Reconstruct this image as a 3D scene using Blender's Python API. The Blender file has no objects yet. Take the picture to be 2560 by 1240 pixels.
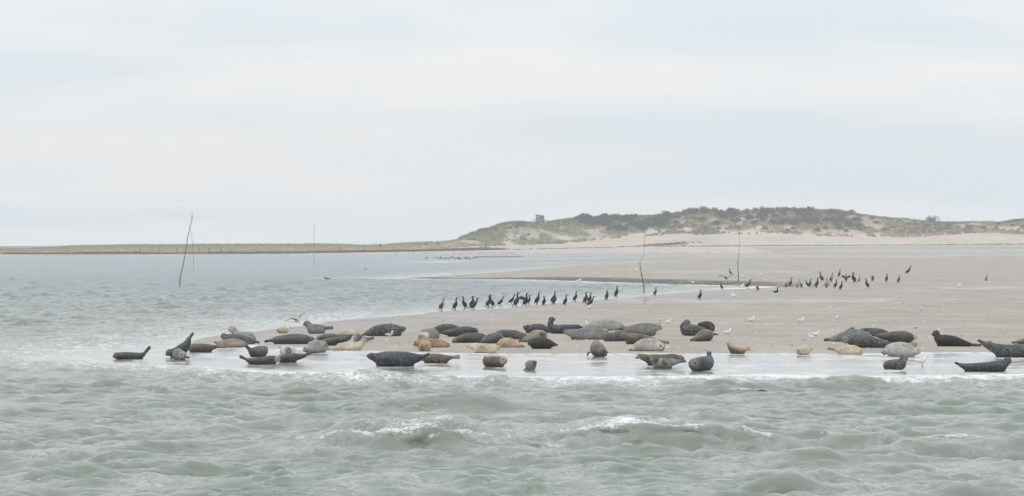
import bpy, math, random
import numpy as np
from mathutils import Vector, Matrix

random.seed(7)
rng = np.random.default_rng(7)
SC = bpy.context.scene
COL = SC.collection

# ------------------------------------------------------------------ camera
F, CX, HZ, H = 9000.0, 1280.0, 610.0, 3.0      # focal length in photo pixels, centre column, horizon row, eye height
cam_d = bpy.data.cameras.new("camera")
cam = bpy.data.objects.new("camera", cam_d)
COL.objects.link(cam)
cam_d.sensor_width = 36.0
cam_d.lens = F / 2560.0 * 36.0
cam_d.clip_start, cam_d.clip_end = 0.5, 20000.0
cam.location = (0, 0, H)
cam.rotation_euler = (math.radians(90) - math.atan((620.0 - HZ) / F), 0, 0)
SC.camera = cam

# ------------------------------------------------------------------ world, sun, exposure
SUN_EL, SUN_AZ = math.radians(52), math.radians(205)     # high veiled sun, behind the camera to the left
w = bpy.data.worlds.new("World")
SC.world = w
w.use_nodes = True
nt = w.node_tree
nt.nodes.clear()
N = nt.nodes.new
L = nt.links.new
out = N("ShaderNodeOutputWorld")
bg = N("ShaderNodeBackground")
sky = N("ShaderNodeTexSky")
sky.sky_type = 'NISHITA'
sky.sun_disc = False
sky.sun_elevation = SUN_EL
sky.sun_rotation = SUN_AZ
sky.air_density, sky.dust_density, sky.ozone_density = 1.2, 3.0, 1.5
tc = N("ShaderNodeTexCoord")
sep = N("ShaderNodeSeparateXYZ")
L(tc.outputs["Generated"], sep.inputs[0])
mp = N("ShaderNodeMapping")
mp.inputs["Scale"].default_value = (7.0, 7.0, 55.0)
mp.inputs["Location"].default_value = (2.3, 0.4, 1.7)
L(tc.outputs["Generated"], mp.inputs[0])
nz = N("ShaderNodeTexNoise")
nz.inputs["Scale"].default_value = 1.0
nz.inputs["Detail"].default_value = 4.0
nz.inputs["Roughness"].default_value = 0.5
nz.inputs["Distortion"].default_value = 0.35
L(mp.outputs[0], nz.inputs["Vector"])
cr = N("ShaderNodeValToRGB")
cr.color_ramp.elements[0].position = 0.36
cr.color_ramp.elements[0].color = (0.660, 0.737, 0.796, 1)
cr.color_ramp.elements[1].position = 0.64
cr.color_ramp.elements[1].color = (0.820, 0.820, 0.824, 1)
L(nz.outputs["Fac"], cr.inputs[0])
# the cloud cover is brighter overhead than along the horizon, as overcast skies are
mr = N("ShaderNodeMapRange")
mr.inputs["From Min"].default_value = 0.0
mr.inputs["From Max"].default_value = 0.9
mr.inputs["To Min"].default_value = 1.0
mr.inputs["To Max"].default_value = 1.25
L(sep.outputs["Z"], mr.inputs["Value"])
mul = N("ShaderNodeVectorMath")
mul.operation = 'SCALE'
L(cr.outputs[0], mul.inputs[0])
L(mr.outputs[0], mul.inputs["Scale"])
sks = N("ShaderNodeVectorMath")
sks.operation = 'SCALE'
L(sky.outputs[0], sks.inputs[0])
sks.inputs["Scale"].default_value = 0.10
mix = N("ShaderNodeMix")
mix.data_type = 'RGBA'
mix.inputs["Factor"].default_value = 0.90
L(sks.outputs[0], mix.inputs["A"])
L(mul.outputs[0], mix.inputs["B"])
L(mix.outputs["Result"], bg.inputs["Color"])
bg.inputs["Strength"].default_value = 1.0
L(bg.outputs[0], out.inputs[0])

sun_d = bpy.data.lights.new("sun", 'SUN')
sun_d.energy = 0.8
sun_d.angle = math.radians(25)
sun_d.color = (1.0, 0.96, 0.90)
sun = bpy.data.objects.new("sun", sun_d)
COL.objects.link(sun)
# azimuth is measured from +Y clockwise: the light travels away from that direction
sd = Vector((math.sin(SUN_AZ) * math.cos(SUN_EL), math.cos(SUN_AZ) * math.cos(SUN_EL), math.sin(SUN_EL)))
sun.rotation_euler = sd.to_track_quat('Z', 'Y').to_euler()
sun.location = (-20, -20, 60)

vs = SC.view_settings
vs.view_transform = 'Standard'
vs.look = 'None'
vs.exposure = 0.25
vs.gamma = 1.0
vs.use_curve_mapping = False
SC.cycles.use_denoising = True
SC.cycles.max_bounces = 6
SC.cycles.volume_bounces = 1

# ------------------------------------------------------------------ helpers
def lerp(a, b, t): return a + (b - a) * t
def sstep(a, b, x):
    t = np.clip((x - a) / (b - a), 0, 1)
    return t * t * (3 - 2 * t)

_perm = np.random.default_rng(11).random((256, 256))
def vnoise(x, y):
    xi, yi = np.floor(x).astype(int), np.floor(y).astype(int)
    fx, fy = x - xi, y - yi
    fx, fy = fx * fx * (3 - 2 * fx), fy * fy * (3 - 2 * fy)
    g = lambda i, j: _perm[i & 255, j & 255]
    return lerp(lerp(g(xi, yi), g(xi + 1, yi), fx), lerp(g(xi, yi + 1), g(xi + 1, yi + 1), fx), fy)
def fbm(x, y, o=4):
    s, a, t = 0.0, 0.5, 0.0
    for k in range(o):
        s = s + a * vnoise(x * 2 ** k + 17.3 * k, y * 2 ** k + 9.1 * k)
        t += a
        a *= 0.5
    return s / t                                  # 0..1

def world(px, py, d):
    """the point a photo pixel shows at distance d"""
    return Vector(((px - CX) * d / F, d, H - (py - HZ) * d / F))
def flat(px, py):
    d = H * F / (py - HZ)
    return ((px - CX) * d / F, d)

def grid_mesh(name, X, Y, Z, attrs=None):
    r, c = X.shape
    me = bpy.data.meshes.new(name)
    co = np.stack([X, Y, Z], -1).reshape(-1, 3).astype(np.float32)
    i = np.arange(r * c).reshape(r, c)
    q = np.stack([i[:-1, :-1], i[:-1, 1:], i[1:, 1:], i[1:, :-1]], -1).reshape(-1, 4)
    me.vertices.add(len(co))
    me.vertices.foreach_set("co", co.ravel())
    me.loops.add(q.size)
    me.loops.foreach_set("vertex_index", q.ravel().astype(np.int32))
    me.polygons.add(len(q))
    me.polygons.foreach_set("loop_start", (np.arange(len(q)) * 4).astype(np.int32))
    me.polygons.foreach_set("use_smooth", np.ones(len(q), dtype=bool))
    me.update(calc_edges=True)
    for k, v in (attrs or {}).items():
        a = me.attributes.new(k, 'FLOAT', 'POINT')
        a.data.foreach_set("value", np.ascontiguousarray(v, dtype=np.float32).ravel())
    return me

def poly_mesh(name, V, Fc, smooth=True, col=None):
    me = bpy.data.meshes.new(name)
    me.from_pydata([tuple(v) for v in V], [], [tuple(f) for f in Fc])
    me.polygons.foreach_set("use_smooth", np.full(len(me.polygons), smooth, dtype=bool))
    if col is not None:
        set_col(me, col)
    me.update()
    return me
def set_col(me, col, name="col"):
    a = me.attributes.new(name, 'FLOAT_COLOR', 'POINT')
    c = np.ones((len(me.vertices), 4), np.float32)
    c[:, :3] = col
    a.data.foreach_set("color", c.ravel())

def tag(o, label=None, cat=None, group=None, kind=None):
    if label: o["label"] = label
    if cat: o["category"] = cat
    if group: o["group"] = group
    if kind: o["kind"] = kind
    return o
def put(name, me, mat=None, parent=None, loc=None):
    o = bpy.data.objects.new(name, me)
    COL.objects.link(o)
    if mat and me is not None and not me.materials: me.materials.append(mat)
    if parent: o.parent = parent
    if loc is not None: o.location = loc
    return o

def mat_new(name):
    m = bpy.data.materials.new(name)
    m.use_nodes = True
    b = m.node_tree.nodes["Principled BSDF"]
    return m, m.node_tree, b
def nd(t, kind, **kw):
    n = t.nodes.new(kind)
    for k, v in kw.items():
        if k in ("operation", "data_type", "blend_type", "attribute_name", "attribute_type", "feature", "noise_dimensions", "clamp"):
            setattr(n, k, v)
        else:
            n.inputs[k.replace("_", " ")].default_value = v
    return n
def attr(t, name): return nd(t, "ShaderNodeAttribute", attribute_name=name)
def noise(t, scale, detail=3.0, rough=0.5, vec=None, mapscale=None):
    n = nd(t, "ShaderNodeTexNoise", Scale=scale, Detail=detail, Roughness=rough)
    if vec is None:
        vec = nd(t, "ShaderNodeTexCoord").outputs["Object"]
    if mapscale:
        m = nd(t, "ShaderNodeMapping", Scale=mapscale)
        t.links.new(vec, m.inputs[0])
        vec = m.outputs[0]
    t.links.new(vec, n.inputs["Vector"])
    return n.outputs["Fac"]
def ramp(t, fac, a, b, ca=0.0, cb=1.0):
    r = nd(t, "ShaderNodeMapRange", From_Min=a, From_Max=b, To_Min=ca, To_Max=cb)
    t.links.new(fac, r.inputs["Value"])
    return r.outputs[0]
def mth(t, op, a, b=None, c=None):
    n = nd(t, "ShaderNodeMath", operation=op)
    for i, v in enumerate((a, b, c)):
        if v is None: continue
        if isinstance(v, (int, float)): n.inputs[i].default_value = v
        else: t.links.new(v, n.inputs[i])
    return n.outputs[0]
def mixc(t, fac, a, b, mode='MIX'):
    n = nd(t, "ShaderNodeMix", data_type='RGBA', blend_type=mode)
    for k, v in (("Factor", fac), ("A", a), ("B", b)):
        s = n.inputs[k] if k == "Factor" else [i for i in n.inputs if i.name == k and i.type == 'RGBA'][0]
        if isinstance(v, (int, float)): s.default_value = v
        elif isinstance(v, tuple): s.default_value = (*v, 1)
        else: t.links.new(v, s)
    return [o for o in n.outputs if o.type == 'RGBA'][0]

def col_mat(name, rough=0.7, spec=0.5, bump=0.0, bscale=30.0):
    m, t, b = mat_new(name)
    a = attr(t, "col")
    n = noise(t, bscale, 3.0)
    c = mixc(t, 1.0, a.outputs["Color"], ramp(t, n, 0.25, 0.75, 0.8, 1.2), 'MULTIPLY')
    t.links.new(c, b.inputs["Base Color"])
    b.inputs["Roughness"].default_value = rough
    b.inputs["Specular IOR Level"].default_value = spec
    if bump:
        bn = nd(t, "ShaderNodeBump", Strength=bump, Distance=0.01)
        t.links.new(n, bn.inputs["Height"])
        t.links.new(bn.outputs[0], b.inputs["Normal"])
    return m
def plain_mat(name, col, rough=0.7, var=0.2, scale=12.0, spec=0.5):
    m, t, b = mat_new(name)
    n = noise(t, scale, 3.0)
    c = mixc(t, 1.0, col, ramp(t, n, 0.25, 0.75, 1 - var, 1 + var), 'MULTIPLY')
    t.links.new(c, b.inputs["Base Color"])
    b.inputs["Roughness"].default_value = rough
    b.inputs["Specular IOR Level"].default_value = spec
    return m

# ------------------------------------------------------------------ plan of the shore (outlines in plan, metres)
def plan(pts): return np.array([flat(*p) for p in pts])
P_MAIN = plan([(150, 892), (240, 900), (330, 908), (500, 916), (700, 925), (1000, 936), (1500, 939), (2100, 937), (2700, 934), (4600, 934),
               (4600, 700), (2600, 700), (1990, 714), (1900, 719), (1840, 723), (1740, 731), (1640, 738), (1560, 744), (1500, 748), (1420, 757), (1330, 764),
               (1200, 774), (1100, 781), (1000, 790), (900, 798), (830, 804), (760, 814), (640, 830), (560, 843), (520, 856), (440, 868), (330, 880), (240, 888)])
P_BANK = plan([(1005, 695.3), (1100, 697.5), (1200, 697.2), (1300, 698.5), (1430, 702), (1560, 706.5), (1700, 711), (1840, 714), (1960, 717), (2100, 720), (3800, 720),
               (3800, 640), (2200, 640), (1900, 651), (1840, 653), (1700, 658), (1560, 663), (1400, 671), (1280, 679), (1180, 686), (1080, 692.5)])
P_SPIT = plan([(1090, 656.5), (1180, 655.6), (1300, 657), (1420, 655), (1560, 654), (1700, 652.5), (1850, 652), (2300, 648), (3600, 645), (3600, 632), (2300, 632),
               (1850, 640), (1650, 644), (1500, 647), (1300, 650), (1180, 652)])
P_LAND = plan([(-1600, 638), (0, 638), (170, 640.5), (240, 640.5), (400, 637.6), (700, 636.2), (900, 635), (1120, 633.4), (1400, 632.2), (1600, 631.6), (1850, 632),
               (2100, 634), (2600, 636), (3600, 636), (3600, 624), (-1600, 624)])
P_WET = plan([(60, 880), (240, 882), (330, 878), (440, 868), (520, 863), (570, 866), (620, 874), (690, 878), (740, 873), (800, 879), (850, 885), (1000, 888), (1150, 890),
              (1300, 892), (1450, 893), (1500, 895), (1700, 893), (1900, 894), (2100, 895), (2300, 892), (2560, 891), (3000, 890), (4600, 890), (4600, 990), (60, 990)])

def sdf(poly, X, Y):
    """signed distance, positive inside"""
    x, y = X.ravel(), Y.ravel()
    d2 = np.full(x.shape, 1e18)
    ins = np.zeros(x.shape, bool)
    n = len(poly)
    for i in range(n):
        ax, ay = poly[i]
        bx, by = poly[(i + 1) % n]
        ex, ey = bx - ax, by - ay
        tt = np.clip(((x - ax) * ex + (y - ay) * ey) / (ex * ex + ey * ey + 1e-12), 0, 1)
        d2 = np.minimum(d2, (x - ax - tt * ex) ** 2 + (y - ay - tt * ey) ** 2)
        if abs(ey) > 1e-9:
            cross = ((ay > y) != (by > y)) & (x < (y - ay) * ex / ey + ax)
            ins ^= cross
    return (np.sqrt(d2) * np.where(ins, 1, -1)).reshape(X.shape)

# far shore lines, read along the photo's columns
def toe_d(px): return np.interp(px, [-2000, 0, 900, 1500, 4000], [1000, 1000, 1080, 1225, 1225])
def toe_y(px): return np.interp(px, [-2000, 0, 200, 700, 1120, 1400, 1600, 2040, 2560, 4000], [637, 637, 638, 635, 628, 622, 618, 615.5, 612.5, 610])
def toe_z(px): return H - (toe_y(px) - HZ) * toe_d(px) / F

def shore(X, Y):
    s1 = sdf(P_MAIN, X, Y)
    s2 = sdf(P_BANK, X, Y)
    s3 = sdf(P_SPIT, X, Y)
    s4 = sdf(P_LAND, X, Y)
    wob = (fbm(X * 0.35 + 50, Y * 0.12 + 50, 3) - 0.5)
    s1 = s1 + wob * 1.6
    s2 = s2 + wob * 1.6
    return s1, s2, s3, s4
def ground_z(X, Y, S=None):
    X, Y = np.atleast_1d(np.asarray(X, float)), np.atleast_1d(np.asarray(Y, float))
    s1, s2, s3, s4 = S if S is not None else shore(X, Y)
    up = lambda s, h, l: np.where(s > 0, h * (1 - np.exp(-np.maximum(s, 0) / l)), np.maximum(s * 0.03, -1.4))
    z = up(s1, 0.26, 32.0)
    z2 = np.where(s2 > 0, lerp(0.07, 0.31, sstep(1120, 1560, CX + X * F / np.maximum(Y, 1))) * sstep(0, 1.6, s2) + 0.10 * (1 - np.exp(-np.maximum(s2, 0) / 40)), np.maximum(s2 * 0.03, -1.4))
    z3 = up(s3, 0.15, 60.0)
    z4 = up(s4, 0.10, 20.0)
    z = np.maximum(np.maximum(z, z2), np.maximum(z3, z4))
    PX = CX + X * F / np.maximum(Y, 1)
    land = np.maximum(np.maximum(s1, s2), np.maximum(s3, s4)) > 0
    ramp_ = sstep(0.55, 1.0, Y / toe_d(PX)) * np.clip((PX - 1000) / 900, 0, 1)
    z = np.where(land, z + ramp_ * np.maximum(toe_z(PX) - 0.25, 0), z)
    # faint swells in the dry flats
    z = z + np.where(s1 > 16, (fbm(X * 0.08, Y * 0.03, 3) - 0.5) * 0.05 * sstep(16, 40, s1), 0)
    return z
def gz(x, y): return float(ground_z(x, y)[0])
def hit(px, py, d0=None):
    """where the sight line of a photo pixel meets the sand"""
    d = H * F / max(py - HZ, 1.0) if d0 is None else d0
    for _ in range(25):
        z = max(gz((px - CX) * d / F, d), 0.0)
        dn = (H - z) * F / (py - HZ)
        if abs(dn - d) < 0.01: break
        d = 0.5 * d + 0.5 * dn
    return d

def fan(rows, cols, w0=12.0, w1=0.22):
    u = np.linspace(-1, 1, cols)
    Y = np.repeat(rows[:, None], cols, 1)
    X = (w0 + w1 * rows)[:, None] * u[None, :]
    return X, Y
def rows_of(a, b, stepf):
    r, d = [], a
    while d < b:
        r.append(d)
        d += stepf(d)
    return np.array(r)

# ------------------------------------------------------------------ sand flats
rr = rows_of(60.0, 1420.0, lambda d: 0.6 if d < 78 else min(0.15 * (d / 85) ** 2, 6.0))
X, Y = fan(rr, 620, 14.0, 0.24)
S = shore(X, Y)
Z = ground_z(X, Y, S)
sw = sdf(P_WET, X, Y) + (fbm(X * 0.25, Y * 0.06, 3) - 0.5) * 3.6
wet = sstep(-0.5, 0.4, sw) * sstep(-6, 0, S[0])
edge = np.exp(-((sw + 0.1) / 0.55) ** 2) * (S[0] > -2)
# standing wetness on the flats: thin sheets of water left by the tide
PX = CX + X * F / Y
PY = HZ + (H - Z) * F / Y
def band(y0, y1, x0, x1, soft=2.0):
    wv = (fbm(PX / 160.0, PY / 30.0 + 3, 3) - 0.5) * 9
    return sstep(y0 - soft, y0 + soft, PY + wv * 0.35) * (1 - sstep(y1 - soft, y1 + soft, PY + wv * 0.35)) * sstep(x0 - 60, x0 + 90, PX + wv * 8) * (1 - sstep(x1 - 90, x1 + 60, PX + wv * 8))
sheen = np.zeros_like(X)
for b in ((746, 758, 1470, 2300), (709, 724, 2190, 3200), (744, 751, 1980, 2450), (675, 684, 1560, 2060), (622, 632, 1830, 3200), (637, 645, 1700, 2420), (633, 640, 2250, 3200),
          (632, 638, 1500, 2000), (765, 768, 1000, 1400), (733, 737, 1750, 2300), (820, 823, 2150, 2800), (784, 787, 1950, 2400), (858, 860, 1800, 2300), (846, 848, 1300, 1900)):
    sheen = np.maximum(sheen, band(*b, soft=1.0 if b[1] - b[0] < 6 else 2.0) * (0.55 if b[1] - b[0] < 6 else 1.0))
back = np.exp(-((S[0] - 2.0) / 3.5) ** 2) * (Y > 105) * 0.8             # damp lip along the channel
sheen = np.maximum(sheen, np.clip(back, 0, 1) * (Y < 330))
thin = sstep(0.60, 0.70, fbm(X * 0.045 + 3, np.log(Y) * 55.0, 3)) * 0.6 * (S[0] > 14) * (Y < 420)
sheen = np.maximum(sheen, thin)
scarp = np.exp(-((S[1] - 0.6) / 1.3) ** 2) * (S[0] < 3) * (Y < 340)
Z = Z + (1 - np.clip(wet + sheen, 0, 1)) * (fbm(X * 2.1, Y * 0.9, 3) - 0.5) * 0.018 * (S[0] > 0) * (Y < 320)
wetline = np.exp(-(S[3] / 4.0) ** 2)
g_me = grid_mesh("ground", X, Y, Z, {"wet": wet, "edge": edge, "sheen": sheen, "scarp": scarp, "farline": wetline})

sand, t, b = mat_new("sand")
n1 = noise(t, 0.42, 6.0, 0.66, mapscale=(0.8, 0.35, 1))
n2 = noise(t, 9.0, 3.0, 0.6)
n3 = noise(t, 60.0, 2.0, 0.6)
dry = mixc(t, ramp(t, n1, 0.3, 0.7), (0.335, 0.299, 0.260), (0.470, 0.426, 0.370))
dry = mixc(t, 1.0, dry, ramp(t, n2, 0.25, 0.75, 0.86, 1.12), 'MULTIPLY')
dry = mixc(t, 1.0, dry, ramp(t, n3, 0.25, 0.75, 0.85, 1.15), 'MULTIPLY')
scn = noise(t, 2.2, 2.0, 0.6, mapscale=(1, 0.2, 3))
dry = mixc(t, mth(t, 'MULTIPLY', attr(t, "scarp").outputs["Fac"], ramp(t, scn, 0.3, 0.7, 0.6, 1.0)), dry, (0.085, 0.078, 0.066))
wetn = mth(t, 'MULTIPLY', attr(t, "sheen").outputs["Fac"], ramp(t, noise(t, 0.7, 4.0, 0.6, mapscale=(0.5, 0.3, 1)), 0.3, 0.55))
wf = mth(t, 'MAXIMUM', attr(t, "wet").outputs["Fac"], mth(t, 'MULTIPLY', wetn, 0.85))
c = mixc(t, wf, dry, (0.29, 0.27, 0.26))
fn = noise(t, 3.0, 4.0, 0.65, mapscale=(1, 0.5, 1))
foam = mth(t, 'MULTIPLY', attr(t, "edge").outputs["Fac"], ramp(t, fn, 0.36, 0.56))
lace = mth(t, 'MULTIPLY', attr(t, "wet").outputs["Fac"], ramp(t, noise(t, 1.3, 5.0, 0.7, mapscale=(0.5, 0.32, 1)), 0.43, 0.64, 0, 0.72))
foam = mth(t, 'MAXIMUM', foam, lace)
c = mixc(t, foam, c, (0.80, 0.80, 0.80))
t.links.new(c, b.inputs["Base Color"])
ro = ramp(t, wf, 0, 1, 0.92, 0.14)
ro = mth(t, 'MAXIMUM', ro, mth(t, 'MULTIPLY', foam, 0.8))
t.links.new(ro, b.inputs["Roughness"])
t.links.new(ramp(t, wf, 0, 1, 0.12, 0.5), b.inputs["Specular IOR Level"])
b.inputs["IOR"].default_value = 1.35
bp = nd(t, "ShaderNodeBump", Distance=0.01)
t.links.new(ramp(t, wf, 0, 1, 0.45, 0.06), bp.inputs["Strength"])
film = noise(t, 2.4, 4.0, 0.6, mapscale=(0.35, 1.0, 1))
hgt = nd(t, "ShaderNodeMix", data_type='FLOAT')
t.links.new(wf, hgt.inputs["Factor"])
t.links.new(n2, hgt.inputs["A"])
t.links.new(mth(t, 'MULTIPLY', film, 3.0), hgt.inputs["B"])
t.links.new(hgt.outputs["Result"], bp.inputs["Height"])
t.links.new(bp.outputs[0], b.inputs["Normal"])
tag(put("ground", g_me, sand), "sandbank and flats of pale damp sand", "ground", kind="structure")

# a plain floor under everything, out to the horizon
deep = plain_mat("seabed", (0.25, 0.22, 0.18), 0.9)
fl = poly_mesh("seabed", [(-6000, -500, -2.0), (6000, -500, -2.0), (6000, 9000, -2.0), (-6000, 9000, -2.0)], [(0, 1, 2, 3)])
tag(put("seabed", fl, deep), "sandy sea floor under the water", "ground", kind="structure")

# ------------------------------------------------------------------ sea surface
def ocean_tile(Lm, n, kp, wdir, spread, seed, kmax):
    r = np.random.default_rng(seed)
    k = np.fft.fftfreq(n, Lm / n) * 2 * np.pi
    KX, KY = np.meshgrid(k, k, indexing="xy")
    K = np.hypot(KX, KY) + 1e-9
    c = (KX * wdir[0] + KY * wdir[1]) / K
    P = np.exp(-1.1 * (kp / K) ** 2) / K ** 3.55 * (np.abs(c) ** spread * np.where(c > 0, 1, 0.05) + 0.006) * np.exp(-(K / kmax) ** 2)
    P[0, 0] = 0
    h = np.sqrt(P) * (r.normal(size=K.shape) + 1j * r.normal(size=K.shape))
    z = np.fft.ifft2(h)
    dx = np.fft.ifft2(-1j * KX / K * h)
    dy = np.fft.ifft2(-1j * KY / K * h)
    s = np.std(z.real)
    zz, dx, dy = z.real / s, dx.real / s, dy.real / s
    cell = Lm / n
    jxx = (np.roll(dx, -1, 1) - np.roll(dx, 1, 1)) / (2 * cell)
    jyy = (np.roll(dy, -1, 0) - np.roll(dy, 1, 0)) / (2 * cell)
    return zz, dx, dy, jxx + jyy
def sample(T, Lm, x, y):
    n = T.shape[0]
    u, v = x / Lm * n, y / Lm * n
    i, j = np.floor(u).astype(int), np.floor(v).astype(int)
    fu, fv = u - i, v - j
    g = lambda a, b_: T[b_ % n, a % n]
    return lerp(lerp(g(i, j), g(i + 1, j), fu), lerp(g(i, j + 1), g(i + 1, j + 1), fu), fv)

srow = np.concatenate([np.arange(3.0, 37.0, 0.5), rows_of(37.0, 1420.0, lambda d: 0.055 if d < 92 else min(0.055 * (d / 92) ** 2.2, 8.0))])
X, Y = fan(srow, 820, 11.0, 0.22)
s1, s2, s3, s4 = shore(X, Y)
off = -np.maximum(np.maximum(s1, s2), np.maximum(s3, s4))          # metres off the nearest sand
L1, L2 = 41.0, 23.0
z1, dx1, dy1, j1 = ocean_tile(L1, 768, 1.15, (0.10, -0.995), 22, 3, 14.0)
z2, dx2, dy2, j2 = ocean_tile(L2, 640, 2.5, (0.24, -0.971), 14, 5, 40.0)
L3 = 11.0
z3, dx3, dy3, j3 = ocean_tile(L3, 384, 6.5, (-0.30, -0.954), 8, 8, 70.0)
gust = 0.25 + 1.5 * fbm(X * 0.22 + 7, Y * 0.10 + 3, 3)
fore = 1 - sstep(84, 97, Y)                                          # open water in front of the bank
amp = lerp(0.018, 0.026, fore) * gust * sstep(-0.5, 9.0, off)
amp = np.where((Y > 100) & (X > -2.0 - 0.0 * Y) & (Y < 330), np.minimum(amp, 0.020 * sstep(-0.5, 6, off)), amp)
fadefar = 1 - 0.35 * sstep(140, 420, Y)
amp = amp * fadefar * sstep(0, 30, Y)
a2 = 0.034 * (0.35 + 1.25 * fbm(X * 0.35, Y * 0.15 + 30, 3)) * lerp(0.62, 1.0, fore) * sstep(-0.5, 4.0, off) * fadefar
q1, q2 = sample(z1, L1, X, Y), sample(z2, L2, X, Y)
a3 = 0.0190 * (0.3 + 1.4 * fbm(X * 0.6 + 9, Y * 0.3 + 30, 2)) * sstep(-0.5, 3.0, off) * fadefar
q3 = sample(z3, L3, X, Y)
Zs = amp * (q1 + 0.20 * (q1 ** 2 - 1)) + a2 * (q2 + 0.24 * (q2 ** 2 - 1)) + a3 * (q3 + 0.2 * (q3 ** 2 - 1))
Xs = X + 1.38 * (amp * sample(dx1, L1, X, Y) + a2 * sample(dx2, L2, X, Y) + a3 * sample(dx3, L3, X, Y))
Ys = Y + 1.38 * (amp * sample(dy1, L1, X, Y) + a2 * sample(dy2, L2, X, Y) + a3 * sample(dy3, L3, X, Y))
fold = -(amp * sample(j1, L1, X, Y) + a2 * sample(j2, L2, X, Y))
foamA = sstep(0.40, 0.85, fold) * sstep(30, 40, Y) * 0.8
# the few larger breakers of the photo: steep green faces towards the shore side, white lips
for (px, py, wpx, hm, lam, fo) in ((1640, 1098, 330, 0.42, 1.7, 0.68), (1010, 1105, 260, 0.36, 1.5, 0.6), (1120, 1003, 200, 0.36, 1.4, 0.3), (1800, 1025, 130, 0.20, 1.2, 0.4), (1850, 962, 110, 0.20, 1.2, 0.3),
                                   (720, 1110, 110, 0.20, 1.1, 0.5), (340, 1140, 100, 0.16, 1.0, 0.1), (160, 1075, 120, 0.13, 1.0, 0.1), (400, 1105, 120, 0.15, 1.0, 0.0), (370, 990, 60, 0.14, 0.9, 0.1),
                                   (1200, 1050, 90, 0.15, 1.0, 0.5), (2380, 1085, 110, 0.15, 1.0, 0.5), (2100, 1090, 160, 0.15, 1.0, 0.3), (920, 1050, 70, 0.16, 0.9, 0.0), (200, 945, 160, 0.13, 1.2, 0.3), (560, 928, 90, 0.10, 1.0, 0.9)):
    x0, d0 = flat(px, py + 25)
    m = d0 / F
    hm, fo = hm * (0.9 if hm > 0.3 else 0.8), fo * 0.58
    cu = (X - x0) / (wpx * m)
    dd = Y - d0 - 0.25 * cu * wpx * m * 0.5 + (fbm(X * 0.9 + px, Y * 0.01, 2) - 0.5) * 0.8
    along = np.exp(-np.abs(cu) ** 2.2) * (0.6 + 0.8 * fbm(X * 1.1 + 5 + px, Y * 0.3, 3))
    prof = np.where(dd < 0, np.exp(-(dd / (0.30 * lam)) ** 2), np.exp(-(dd / (1.1 * lam)) ** 2))
    Zs = Zs + hm * along * prof
    Ys = Ys - 0.35 * hm * along * prof * (dd < 0.5)
    lip = np.exp(-((dd - 0.06) / 0.15) ** 2) * along * (0.4 + 1.2 * fbm(X * 2.3, Y * 0.5 + px, 2)) + 0.50 * np.exp(-((dd - 0.6) / 0.7) ** 2) * along
    foamA = np.maximum(foamA, fo * lip * 1.2)
# surf zone in front of the swash
surf = np.exp(-(np.maximum(off - 0.8, 0) / 5.0) ** 1.4) * (Y < 100) * (s1 < 0.5) * (0.12 + 0.95 * sstep(-9.5, -5.5, X)) * (0.25 + 0.95 * fbm(X * 0.5, Y * 0.35 + 12, 3))
mound = (Y < 100) * np.exp(-((off - 5.0) / 2.4) ** 2) * (fbm(X * 0.30 + 3, Y * 0.22 + 8, 3) - 0.42) * 0.20
Zs = Zs + np.maximum(mound, -0.01)
leftsurf = np.exp(-((off - 1.0) / 5.5) ** 2) * (Y >= 84) * (X < -6) * (0.08 + 0.46 * fbm(X * 0.4, Y * 0.2 + 30, 3))
foamA = np.maximum(foamA, np.maximum(surf * 0.95, leftsurf))
lag = np.exp(-((off - 0.4) / 1.1) ** 2) * (Y > 240) * (Y < 330) * 0.9 * sstep(985, 1040, CX + X * F / Y)
foamA = np.maximum(foamA, lag)
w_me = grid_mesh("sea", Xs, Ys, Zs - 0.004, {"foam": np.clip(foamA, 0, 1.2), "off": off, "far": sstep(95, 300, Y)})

sea, t, b = mat_new("sea_water")
fo = attr(t, "foam").outputs["Fac"]
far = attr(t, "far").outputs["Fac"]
nA = noise(t, 2.2, 5.0, 0.68, mapscale=(1.0, 0.5, 1))
nB = noise(t, 9.0, 4.0, 0.7, mapscale=(0.6, 0.8, 1))
nC = noise(t, 27.0, 3.0, 0.7, mapscale=(0.7, 1.0, 1))
streak = noise(t, 1.0, 5.0, 0.65, mapscale=(0.8, 0.30, 1))
tex = mth(t, 'SUBTRACT', mth(t, 'ADD', mth(t, 'ADD', nA, nB), nC), 1.5)
fm = mth(t, 'ADD', mth(t, 'MULTIPLY', fo, 0.85), mth(t, 'MULTIPLY', tex, 1.25))
fm = ramp(t, fm, 0.22, 0.72)
fm = mth(t, 'MULTIPLY', fm, ramp(t, fo, 0.02, 0.2))
st = mth(t, 'MULTIPLY', ramp(t, streak, 0.46, 0.72, 0, 0.55), ramp(t, mth(t, 'ADD', nB, nC), 0.8, 1.2))
fm = mth(t, 'MAXIMUM', fm, mth(t, 'MULTIPLY', st, mth(t, 'SUBTRACT', 1.0, far)))
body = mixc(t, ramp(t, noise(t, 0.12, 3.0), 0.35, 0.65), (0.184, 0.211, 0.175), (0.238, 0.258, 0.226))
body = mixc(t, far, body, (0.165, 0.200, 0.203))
body = mixc(t, ramp(t, attr(t, "off").outputs["Fac"], 0.0, 11.0, 0.8, 0.0), body, (0.40, 0.40, 0.37))
c = mixc(t, fm, body, (0.82, 0.83, 0.83))
t.links.new(c, b.inputs["Base Color"])
t.links.new(mth(t, 'MAXIMUM', ramp(t, far, 0, 1, 0.08, 0.24), mth(t, 'MULTIPLY', fm, 0.75)), b.inputs["Roughness"])
b.inputs["IOR"].default_value = 1.333
bp = nd(t, "ShaderNodeBump", Strength=0.40, Distance=0.05)
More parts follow.
